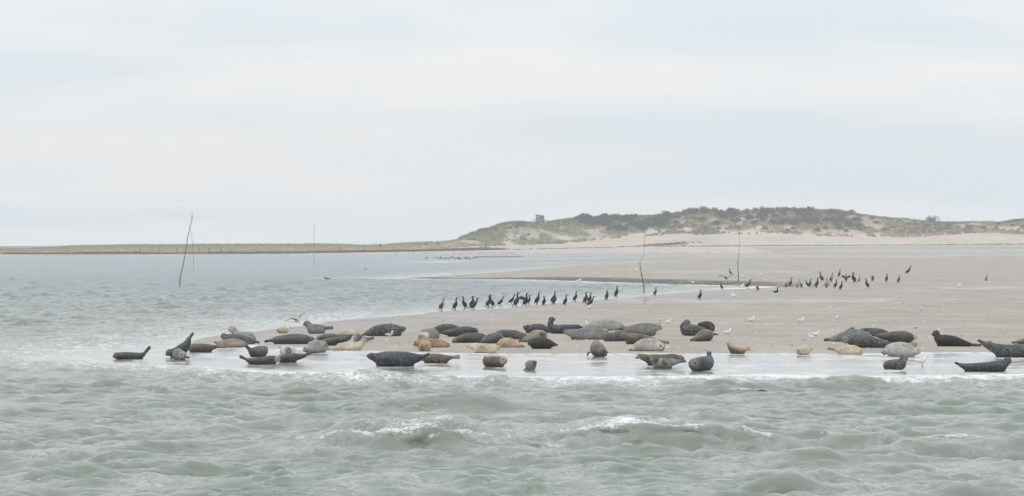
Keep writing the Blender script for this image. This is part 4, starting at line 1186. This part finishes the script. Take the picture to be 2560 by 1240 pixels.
def shagpaint(juv, hx, hz):
    def f(co):
        x, z = co[:, 0], co[:, 2]
        n = fbm(x * 30 + 5, z * 30 + co[:, 1] * 20 + 40, 2)[:, None]
        c = np.array((.019, .020, .024)) * (.8 + .5 * n)
        if juv:
            front = sstep(-.02, .06, x - (.30 - z) * -.10 - .015)[:, None] * (z > .13)[:, None]
            c = np.array((.055, .044, .036)) * (.8 + .5 * n) * (1 - front) + np.array((.37, .31, .25)) * front
            nk = ((z > .50))[:, None] * .75
            c = c * (1 - nk) + np.array((.27, .215, .16)) * nk
        fc = np.exp(-(((x - hx - .035) / .032) ** 2 + ((z - hz + .018) / .028) ** 2))[:, None]
        c = c * (1 - fc) + np.array((.55, .45, .25)) * fc
        bl = sstep(hx + .055, hx + .075, x)[:, None] * (z > hz - .08)[:, None]
        c = c * (1 - bl) + np.array((.30, .255, .19)) * bl
        return c
    return f
def legs_(x, h):
    return [('L', [(x - .01, sy, h, .020), (x, sy, .03, .014), (x + .005, sy, .012, .014), (x + .07, sy, .010, .012)]) for sy in (.045, -.045)]
def shag_parts(neck, body=None, tail=(-.20, .015), extra=(), legs=True):
    body = body or [(-.085, 0, .12, .05), (-.055, 0, .19, .092), (-.01, 0, .29, .108), (.035, 0, .39, .092), (.055, 0, .46, .065)]
    hx, hz = neck[-1][0], neck[-1][2]
    ps = [('L', body + [(n_[0], n_[1], n_[2], n_[3]) for n_ in neck])]
    ps.append(('L', [(hx, neck[-1][1], hz, .028), (hx + .06, neck[-1][1], hz + .002, .017), (hx + .115, neck[-1][1], hz, .013), (hx + .128, neck[-1][1], hz - .014, .010)]))
    ps.append(('B', (-.06, 0, .16), (tail[0], 0, tail[1]), (0, 1, 0), .055, .05, .016))
    if legs: ps += legs_(-.005, .16)
    return ps + list(extra)
NK_UP = [(.055, 0, .53, .044), (.045, 0, .60, .036), (.050, 0, .67, .033), (.075, 0, .735, .036), (.105, 0, .760, .038)]
NK_ST = [(.070, 0, .53, .043), (.080, 0, .61, .034), (.085, 0, .68, .031), (.098, 0, .755, .034), (.120, 0, .785, .034)]
NK_BK = [(.050, 0, .52, .048), (.020, 0, .58, .040), (.005, 0, .64, .036), (.030, 0, .69, .037), (.065, 0, .700, .038)]
NK_FW = [(.105, 0, .51, .046), (.145, 0, .57, .037), (.155, 0, .64, .033), (.165, 0, .70, .035), (.195, 0, .715, .036)]
LEAN = [(-.16, 0, .15, .045), (-.11, 0, .20, .085), (-.03, 0, .27, .105), (.04, 0, .36, .092), (.085, 0, .44, .065)]
for juv in (0, 1):
    k = "j" if juv else "a"
    bird_proto(k + "up", shag_parts(NK_UP), shagpaint(juv, .105, .76))
    bird_proto(k + "st", shag_parts(NK_ST), shagpaint(juv, .120, .785))
    bird_proto(k + "bk", shag_parts(NK_BK), shagpaint(juv, .065, .70))
    bird_proto(k + "fw", shag_parts(NK_FW, LEAN, (-.32, .05)), shagpaint(juv, .195, .715))
bird_proto("awing", shag_parts(NK_UP, None, (-.20, .015), [('B', (.0, .07, .42), (-.18, .30, .53), (-.6, 0, -1), .10, .11, .016), ('B', (.0, -.07, .42), (-.18, -.30, .53), (-.6, 0, -1), .10, .11, .016)]), shagpaint(0, .105, .76))
bird_proto("aspread", shag_parts(NK_ST, None, (-.18, .02), [('B', (.02, .07, .43), (-.02, .36, .62), (-.2, 0, -1), .09, .13, .016), ('B', (.02, -.07, .43), (-.02, -.36, .62), (-.2, 0, -1), .09, .13, .016)]), shagpaint(0, .120, .785))
bird_proto("jspread", shag_parts(NK_BK, None, (-.18, .02), [('B', (.02, .07, .43), (-.03, .19, .14), (1, 0, 0), .07, .07, .016), ('B', (.02, -.07, .43), (-.03, -.19, .14), (1, 0, 0), .07, .07, .016)]), shagpaint(1, .065, .70))
bird_proto("asit", shag_parts([(.10, 0, .25, .050), (.085, 0, .32, .038), (.075, 0, .38, .034), (.095, 0, .43, .036), (.125, 0, .445, .036)], [(-.24, 0, .07, .045), (-.15, 0, .085, .080), (-.02, 0, .10, .10), (.08, 0, .14, .085)], (-.36, .04), (), False), shagpaint(0, .125, .445))
bird_proto("jpreen", shag_parts([(.05, 0, .49, .055), (.01, .03, .53, .045), (-.03, .06, .52, .042), (-.04, .10, .46, .040)], None, (-.20, .02)), shagpaint(1, 9, 9))

def gullpaint(brown, stand=0.0):
    def f(co):
        x, y, z = co[:, 0], np.abs(co[:, 1]), co[:, 2] - stand
        n = fbm(x * 25 + 5, z * 25 + co[:, 1] * 25 + 40, 2)[:, None]
        c = np.ones((len(co), 3)) * np.array((.74, .74, .74))
        mantle = (sstep(.10, .125, z + x * .12) * (1 - sstep(.02, .07, x)) * (1 - sstep(.20, .215, z)))[:, None]
        gcol = np.array((.21, .175, .14)) * (.6 + .9 * n) if brown else np.array((.55, .57, .60))
        c = c * (1 - mantle) + gcol * mantle
        if brown: c = c * (.72 + .3 * n) * np.array((1, .94, .87))
        tipb = (1 - sstep(-.255, -.225, x))[:, None]
        c = c * (1 - tipb) + np.array((.035, .033, .033)) * tipb
        bill = sstep(.158, .168, x)[:, None]
        c = c * (1 - bill) + np.array((.42, .20, .08)) * bill
        lg = (1 - sstep(-.02, -.005, z))[:, None]
        c = c * (1 - lg) + np.array((.30, .13, .08)) * lg
        return c
    return f
def gull_parts(h, extra=()):
    P = [('L', [(-.20, 0, .085 + h, .020), (-.13, 0, .085 + h, .050), (-.03, 0, .085 + h, .078), (.05, 0, .105 + h, .070), (.085, 0, .155 + h, .046), (.095, 0, .195 + h, .042), (.115, 0, .215 + h, .040), (.135, 0, .215 + h, .028)]),
         ('L', [(.13, 0, .212 + h, .016), (.165, 0, .208 + h, .012), (.185, 0, .202 + h, .009)]),
         ('B', (-.12, .035, .11 + h), (-.26, .02, .085 + h), (0, 1, .3), .035, .018, .016), ('B', (-.12, -.035, .11 + h), (-.26, -.02, .085 + h), (0, 1, .3), .035, .018, .016)]
    if h > .02:
        P += [('L', [(-.005, sy, h + .03, .012), (0, sy, .02, .008), (.035, sy, .008, .007)]) for sy in (.03, -.03)]
    return P + list(extra)
for br in (0, 1):
    k = "b" if br else "w"
    bird_proto(k + "sit", gull_parts(.0), gullpaint(br))
    bird_proto(k + "stand", gull_parts(.11), gullpaint(br, .11), .0055)
    wings = []
    for sy in (1, -1):
        wings += [('B', (.02, sy * .04, .12), (.05, sy * .27, .26), (1, 0, 0), .085, .075, .015), ('B', (.05, sy * .25, .25), (-.06, sy * .62, .27), (1, 0, 0), .075, .03, .013)]
    def fp(br=br):
        g = gullpaint(br)
        def f(co):
            c = g(co)
            yy = np.abs(co[:, 1])
            wg = sstep(.06, .10, yy)[:, None]
            wc = np.array((.23, .19, .15)) if br else np.array((.62, .63, .64))
            c = c * (1 - wg) + wc * wg
            tb = sstep(.50, .56, yy)[:, None]
            return c * (1 - tb) + np.array((.05, .045, .045)) * tb
        return f
    bird_proto(k + "fly", gull_parts(.0, wings), fp())
# wings held up over the back, as a gull just landed
bird_proto("wup", gull_parts(.11, [('B', (.01, .04, .23), (.06, .08, .52), (1, 0, 0), .07, .05, .015), ('B', (.01, -.04, .23), (.02, -.10, .50), (1, 0, 0), .07, .05, .015)]), gullpaint(0, .11))
def duckpaint(co):
    c = np.ones((len(co), 3)) * np.array((.035, .033, .033))
    return c
bird_proto("duck", [('L', [(-.26, 0, .10, .02), (-.16, 0, .07, .07), (0, 0, .06, .10), (.12, 0, .08, .08), (.18, 0, .16, .05), (.20, 0, .22, .05), (.23, 0, .23, .035), (.29, 0, .22, .018)])], duckpaint)
bird_proto("wader", [('L', [(-.17, 0, .20, .02), (-.10, 0, .20, .06), (0, 0, .20, .085), (.08, 0, .22, .06), (.12, 0, .29, .04), (.15, 0, .31, .04), (.20, 0, .30, .018), (.26, 0, .28, .012)])] +
           [('L', [(0, sy, .15, .018), (0, sy, .0, .014), (.03, sy, .0, .014)]) for sy in (.03, -.03)], lambda co: np.ones((len(co), 3)) * np.array((.045, .042, .040)) + (np.exp(-((co[:, 2] - .12) / .03) ** 2) * .25)[:, None], .012)
bird_proto("dflyer", gull_parts(.0, [('B', (.02, .04, .12), (.06, .38, .30), (1, 0, 0), .10, .09, .016), ('B', (.06, .36, .29), (-.04, .62, .12), (1, 0, 0), .09, .04, .014),
                                    ('B', (.02, -.04, .12), (.06, -.38, .26), (1, 0, 0), .10, .09, .016), ('B', (.06, -.36, .25), (-.04, -.62, .40), (1, 0, 0), .09, .04, .014)]),
           lambda co: np.ones((len(co), 3)) * np.array((.10, .09, .08)))
flush()
SPAN = {k: float(verts(m)[:, 2].max()) for k, m in BIRD.items()}

def place(name, key, px, py, hpx, yaw, label, cat, group=None, d=None, ground=True):
    if d is None: d = hit(px, py)
    p = world(px, py, d)
    if ground: p.z = max(gz(p.x, p.y), -0.01)
    o = put(name, BIRD[key], feather, loc=p)
    s = hpx * d / F / SPAN[key]
    if key in ("asit", "duck") or "fly" in key: s = hpx
    fat = 1.28 if key[0] in 'aj' and key != 'asit' else 1.0     # well fed birds, broad for their height
    o.scale = (s * fat, s * fat, s)
    o.rotation_euler.z = math.radians(yaw)
    return tag(o, label, cat, group)
ORD = "first second third fourth fifth sixth seventh eighth ninth tenth eleventh twelfth thirteenth fourteenth fifteenth sixteenth seventeenth eighteenth nineteenth twentieth twenty-first twenty-second twenty-third twenty-fourth twenty-fifth".split()
# the row along the channel: column, row of the feet, height in photo pixels, posture, facing, words
ROW = [(1104.5, 776, 35, "jst", 10, "pale fronted young cormorant, first at the left end of the row"),
       (1138, 774, 31, "aup", 25, "black cormorant, second from the left in the row"),
       (1161, 771, 31, "aup", 200, "black cormorant turned left, third from the left in the row"),
       (1180, 769, 30, "abk", 15, "black cormorant behind a nearer one, fourth in the row"),
       (1185, 774, 30.5, "afw", 0, "black cormorant with low stretched tail, fifth in the row"),
       (1221, 767.5, 31, "aup", 20, "black cormorant, left bird of the pair necks together"),
       (1230, 767, 31, "ast", 165, "black cormorant, right bird of the pair necks together"),
       (1251, 764.5, 25, "afw", -10, "small black cormorant standing alone, eighth in the row"),
       (1279, 760, 25, "afw", 0, "leaning black cormorant left of the tallest, ninth in the row"),
       (1291, 766, 35.5, "aup", 25, "tallest black cormorant, tenth in the row"),
       (1314, 765, 33, "awing", 30, "black cormorant with half lifted wings in the row"),
       (1322, 760, 24, "aup", 15, "black cormorant just right of the half winged one"),
       (1343, 761, 33, "ast", -20, "black cormorant upright, thirteenth in the row"),
       (1360, 764, 25, "abk", -60, "black cormorant facing us with pale face, fourteenth in the row"),
       (1383, 758, 31, "ast", 10, "black cormorant behind another, fifteenth in the row"),
       (1386, 761, 27, "abk", 35, "black cormorant in front of a taller one, sixteenth in the row"),
       (1413, 763.5, 28, "aup", 20, "black cormorant alone, seventeenth in the row"),
       (1438, 754.5, 27, "aup", -15, "black cormorant with neat tail, eighteenth in the row"),
       (1464, 758, 28, "abk", 25, "black cormorant, left bird of the close trio"),
       (1474, 757, 26, "aup", 15, "black cormorant, middle bird of the close trio"),
       (1476, 767, 27, "afw", 5, "black cormorant, nearest of the close trio, white gull at its feet"),
       (1517, 750, 25, "abk", 60, "black cormorant seen from behind, second from the right in the row"),
       (1541, 741.5, 28, "aup", -50, "black cormorant with open wings half shown, last at the right of the row")]
for (px, py, h_, key, yaw, lab) in ROW:
    place("cormorant", key, px, py, h_, yaw, lab.replace("black cormorant with open wings half shown, last", "broad black cormorant, last"), "cormorant", "cormorants in the row along the channel")
FLK = [(1638.5, 739, 22, "jbk", 20, "pale breasted young cormorant between the kinked stake and the lone black one"),
       (1750, 749, 24, "abk", 15, "lone black cormorant on the sand between the two stakes"),
       (1826, 687, 16, "ast", 180, "thin black cormorant on the far bank left of the straight stake"),
       (1804, 724, 19, "aup", 185, "black cormorant at the water under the flying dark bird"),
       (1870, 721, 23, "afw", 10, "leaning black cormorant just right of the straight stake"),
       (1893, 727, 22, "jup", 195, "young pale cormorant right of the leaning black one"),
       (1941, 732, 0.75, "asit", 0, "black cormorant sitting on the sand below the flock"),
       (1966, 719, 18, "jup", 15, "young brown cormorant at the left end of the right flock"),
       (1976, 716, 22, "aup", 10, "black cormorant second from the left in the right flock"),
       (1994, 714, 17, "jup", -60, "short young brown cormorant left of a taller pale one in the flock"),
       (2002, 714.5, 23, "jst", 190, "tall pale young cormorant turned left in the flock"),
       (2019, 708.5, 18, "afw", 200, "black cormorant behind a white gull in the flock"),
       (2024.5, 716, 20, "aup", 30, "black cormorant right beside the white gull in the flock"),
       (2042, 712.5, 26, "aup", 20, "black cormorant facing right, left bird of the pair beak to beak"),
       (2054, 710.5, 25, "ast", 170, "black cormorant facing left, right bird of the pair beak to beak"),
       (2067, 713, 25, "jspread", -80, "brown cormorant drooping its wings, facing us in the flock"),
       (2079, 712, 25, "jup", -30, "pale chested brown cormorant right of the drooping winged one"),
       (2089, 714, 23, "aup", -20, "black cormorant right of the pale chested brown one"),
       (2098, 692, 19, "ast", 40, "black cormorant standing behind the flock, above the others"),
       (2102.5, 725, 23, "aup", 15, "black cormorant nearest us, in front of the flock"),
       (2115, 704, 19, "aspread", 85, "black cormorant spreading both wings in the flock"),
       (2134.5, 708.5, 27, "abk", 190, "black cormorant bending its neck left, right of the winged one"),
       (2148, 711.5, 18, "jup", -75, "small pale young cormorant facing us near the flock's right end"),
       (2168, 714, 25, "aup", 180, "black cormorant facing left, right of the small pale one"),
       (2182, 703.5, 15, "jpreen", 60, "young cormorant preening with its head tucked down"),
       (2216.5, 709.5, 21, "aup", 60, "black cormorant standing apart right of the preening one"),
       (2247, 707, 20, "jbk", 25, "brown young cormorant left below the farthest black one"),
       (2270.5, 686, 22, "afw", 0, "black cormorant walking far back with outstretched neck"),
       (2466.5, 702.5, 18, "jup", -50, "brown young cormorant alone furthest right on the flats")]
for (px, py, h_, key, yaw, lab) in FLK:
    place("cormorant", key, px, py, h_, yaw, lab, "cormorant", "cormorants in the flock on the right")
GULLS = [("wup", 573, 826, 24, 200, "white gull with lifted wings behind the cream faced seal", None),
         ("bsit", 726, 822, 8, 160, "small brown gull sitting next to the round cream pup", None),
         ("bsit", 978, 815, 13, 30, "pale brownish gull perched behind the big speckled seal", None),
         ("bsit", 975, 841, 15, 20, "white breasted dark backed gull in front of the big speckled seal", None),
         ("wsit", 1470, 817, 16, 220, "white gull at the left end of the big pale seal", None),
         ("bsit", 1651.5, 810, 13, 20, "grey backed gull, left bird of the two behind the pale faced seal", None),
         ("wsit", 1671.5, 809, 14, -40, "white gull, right bird of the two behind the pale faced seal", None),
         ("wsit", 1820, 835, 15, 10, "white gull right of the group of three seals", None),
         ("wsit", 1880, 804, 15, 30, "white gull sitting alone left of the brown and white pair", None),
         ("bsit", 1997, 808, 11, 190, "brown gull in front of a white one on the open sand", None),
         ("wsit", 2003.5, 805, 13, 10, "white gull behind the brown one on the open sand", None),
         ("wsit", 2092.5, 798.5, 12, -60, "white gull sitting furthest back above the right seal group", None),
         ("wsit", 2028, 845.5, 12, 170, "white gull, lower left of the close pair beside the right seal group", None),
         ("wsit", 2041, 840.5, 15, 30, "white gull, upper right of the close pair beside the right seal group", None),
         ("wstand", 2306, 918, 31, 5, "white gull with grey wings standing in the wash at the right", None),
         ("wsit", 2397.5, 713.5, 10, 40, "white gull alone on the far flats near the last brown cormorant", None),
         ("bstand", 1611.5, 759, 18, 185, "brownish gull standing at the foot of the kinked stake", None),
         ("wsit", 1473, 772, 12, -50, "white gull sitting under the nearest of the cormorant trio", None),
         ("wsit", 1834, 743, 11, 150, "white gull with dark wing below the straight stake", None),
         ("wsit", 1854.5, 718.5, 10, 30, "white gull at the water right of the straight stake's foot", None),
         ("wsit", 1857, 693.5, 7, 190, "white gull on the far bank right of the straight stake", None),
         ("bsit", 1880, 693, 7, 20, "brown gull on the far bank, middle of three birds", None),
         ("wsit", 1900.5, 690.5, 8, 90, "pale gull on the far bank, right of three birds", None),
         ("bsit", 1564, 689, 6, 30, "brown gull nearest on the far bank left of the kinked stake", None),
         ("wsit", 1573, 680.5, 7, 30, "white gull on the far bank, second from the kinked stake", None),
         ("wsit", 1589, 677.5, 7, 60, "white gull on the far bank just left of the kinked stake", None),
         ("wsit", 1556, 680, 6, 160, "white gull on the far bank, furthest from the kinked stake", None),
         ("wsit", 1447, 700.5, 9, 10, "white gull at the low sand step behind the cormorant row", None),
         ("wsit", 1490, 687, 7, 200, "pale gull on the far bank above the low sand step", None),
         ("wsit", 2013, 714.5, 9, 190, "white gull amid the cormorants at the flock's left part", None),
         ("wsit", 2068, 714.5, 7, 20, "white gull at the feet of the drooping winged cormorant", None),
         ("wsit", 1655, 623, 3.5, 10, "tiny white gull far off on the beach under the thicket", None)]
for key, px, py, h_, yaw, lab, _ in GULLS:
    place("gull", key, px, py, h_, yaw, lab, "gull", "gulls on the sand")
o = place("gull", "bfly", 746, 806, 0.85, -62, "brown gull flying with spread wings beside the lifted head seal", "gull", "flying birds", d=hit(760, 834) + 4, ground=False)
o.rotation_euler = (math.radians(18), math.radians(-12), math.radians(-52))
place("gull", "dflyer", 1815, 699, 0.95, 110, "dark bird flying low over the channel left of the straight stake", "bird", "flying birds", d=235, ground=False)
place("gull", "wfly", 1732, 709, 0.75, 70, "pale gull flying low over the channel between the stakes", "gull", "flying birds", d=230, ground=False)
for px, py, d, yaw, key, lab in ((451, 502.5, 640, 100, "dflyer", "bird flying in the sky above the thick curved stake"), (1010, 518, 760, 60, "wfly", "pale bird flying in the sky left of the dune"),
                                 (735, 592.5, 700, 80, "dflyer", "bird flying low just over the left shore"), (1830, 497.5, 900, 30, "dflyer", "tiny bird flying above the dune crest"),
                                 (1968, 130, 900, 120, "dflyer", "tiny bird high in the sky at the right"), (1272, 640, 500, 90, "wfly", "pale gull flying low over the far water")):
    place("flying_bird", key, px, py, 0.75 if d < 650 else 0.5, yaw, lab, "bird", "flying birds", d=d, ground=False)
place("duck", "duck", 818, 699, 0.95, 180, "dark duck swimming left on the open water", "duck", "ducks on the water")
place("duck", "duck", 914, 674, 0.75, 250, "small dark duck head on, farther out on the water", "duck", "ducks on the water")
# the far flock at the edge of the thin spit
WL = "small dark wader in the far flock along the thin sand spit"
r = random.Random(4)
for k in range(95):
    if k < 55:
        px = r.triangular(1035, 1200, 1150)
        py = 645.5 + r.uniform(-2.2, 3.2) + abs(px - 1130) * .004
    else:
        px = 1185 + (k - 55) * 3.1 + r.uniform(-1, 1)
        py = 643 - (px - 1185) * .004 + r.uniform(-.6, .6)
    d = H * F / (py + 1.2 - HZ)
    p = world(px, py + 1.2, d)
    p.z = max(gz(p.x, p.y), 0.0)
    o = put("wader", BIRD["wader"], feather, loc=p)
    o.scale = (1.0,) * 3
    o.rotation_euler.z = r.uniform(0, 6.28)
    tag(o, WL, "wader", "waders of the far flock")
for k in range(80):
    px = r.uniform(985, 1290) if k < 55 else r.triangular(1590, 1840, 1650)
    d = float(toe_d(px)) - (40 if k < 55 else r.uniform(30, 75))
    x = (px - CX) * d / F
    o = put("wader", BIRD["wader"], feather, loc=(x, d, max(gz(x, d), 0.0)))
    o.scale = (1.1,) * 3
    o.rotation_euler.z = r.uniform(0, 6.28)
    tag(o, "small dark wader in the long line along the far beach's water edge" if k < 55 else "small dark wader on the wet flats under the dune, near the kinked stake", "wader",
        "waders lined up along the far beach" if k < 55 else "waders on the wet flats under the dune")

# ------------------------------------------------------------------ the person on the far shore
skin = plain_mat("skin", (0.36, 0.24, 0.18), 0.6, 0.05)
coat_m = plain_mat("dark_jacket", (0.030, 0.036, 0.045), 0.8, 0.1)
trous = plain_mat("grey_trousers", (0.135, 0.135, 0.13), 0.85, 0.1)
hair_m = plain_mat("dark_hair", (0.035, 0.03, 0.025), 0.7, 0.1)
pp = dune_at(951, 621, 0.05, 0.9)
V, Fc = [], []
def L_(V, Fc, P):
    R = catmull(P, 4)
    Q = [Vector(q[:3]) for q in R]
    loft(V, Fc, [[c_ + (s * math.cos(a) + u * math.sin(a)) * q[3] for a in [6.28319 * k / 12 for k in range(12)]] for c_, (T, s, u), q in zip(Q, frames(Q), R)])
# stooping forward and to the right over bent hips, hands near the knees
for sx in (-.13, .13): L_(V, Fc, [(sx, 0, .88, .10), (sx * 1.1, -.02, .48, .075), (sx * 1.2, .03, .10, .055), (sx * 1.2, -.02, .04, .055), (sx * 1.3, -.16, .035, .045)])
L_(V, Fc, [(0, .02, .84, .15), (.01, -.02, 1.0, .17), (.05, -.16, 1.22, .19), (.09, -.28, 1.36, .17), (.11, -.34, 1.43, .07), (.12, -.38, 1.48, .06)])
ellipsoid(V, Fc, Vector((.13, -.44, 1.55)), (Vector((0, -.9, -.44)).normalized(), X1, Vector((0, -.44, .9)).normalized()), .115, .08, .12)
for sx in (-1, 1): L_(V, Fc, [(sx * .20 + .08, -.27, 1.36, .065), (sx * .26 + .08, -.36, 1.08, .05), (sx * .20 + .06, -.50, .86, .038), (sx * .19 + .06, -.52, .78, .035)])
def person_done(me):
    o = put("person", me, skin, loc=pp)
    tag(o, "person in a dark jacket stooping on the far low shore", "person")
    def layer(name, m, sel, grow):
        vv = verts(me)
        keepf = [tuple(p.vertices) for p in me.polygons if sel(vv[list(p.vertices)].mean(0))]
        nn_ = np.array([tuple(v.normal) for v in me.vertices])
        ids = sorted({i for f in keepf for i in f})
        mp_ = {i: k for k, i in enumerate(ids)}
        put(name, poly_mesh(name, [vv[i] + nn_[i] * grow for i in ids], [tuple(mp_[i] for i in f) for f in keepf]), m, o)
    head = lambda c: (c[2] > 1.44 and c[1] < -.34)
    hand = lambda c: (c[2] < .86 and c[1] < -.42)
    layer("jacket", coat_m, lambda c: c[2] > .84 and not head(c) and not hand(c), .045)
    layer("trousers", trous, lambda c: .09 < c[2] <= .90 and not hand(c), .02)
    layer("boots", coat_m, lambda c: c[2] <= .11, .015)
    layer("hair", hair_m, lambda c: head(c) and (c[2] > 1.57 or c[1] > -.42), .012)
remesh_later(V, Fc, 0.024, 3, person_done)
flush()

# shell grit on the sand: uncountable
GV, GF, GC = [], [], []
for k in range(1500):
    px, py = random.uniform(700, 2900), random.uniform(720, 886)
    x, d = flat(px, py)
    if sdf(P_MAIN, np.array([x]), np.array([d]))[0] < 4: continue
    z = gz(x, d)
    s = random.uniform(.015, .05) * (1 if random.random() < .85 else 1.7)
    c = random.choice([(.62, .60, .56)] * 4 + [(.12, .10, .09), (.45, .40, .33)])
    i = len(GV)
    a = random.uniform(0, 6.28)
    for q in range(5):
        GV.append((x + math.cos(a + q * 1.257) * s, d + math.sin(a + q * 1.257) * s, z + .004))
        GC.append(c)
    GV.append((x, d, z + s * .55))
    GC.append(c)
    GF += [(i + q, i + (q + 1) % 5, i + 5) for q in range(5)]
tag(put("shell_grit", poly_mesh("shell_grit", GV, GF, False, np.array(GC)), gm), "pale shells and grit scattered over the sand", "shells", kind="stuff")

# ------------------------------------------------------------------ sea air
hz_m = bpy.data.materials.new("haze")
hz_m.use_nodes = True
t = hz_m.node_tree
t.nodes.clear()
vo = t.nodes.new("ShaderNodeVolumePrincipled")
vo.inputs["Color"].default_value = (0.945, 0.975, 1.0, 1)
vo.inputs["Density"].default_value = 0.00028
vo.inputs["Anisotropy"].default_value = 0.2
t.links.new(vo.outputs[0], t.nodes.new("ShaderNodeOutputMaterial").inputs["Volume"])
V, Fc, C = [], [], []
box(V, Fc, C, 0, 740, 25.5, 1400, 1600, 58, K0)
tag(put("haze", poly_mesh("haze", V, Fc, False), hz_m), "thin pale sea haze", "haze", kind="stuff")
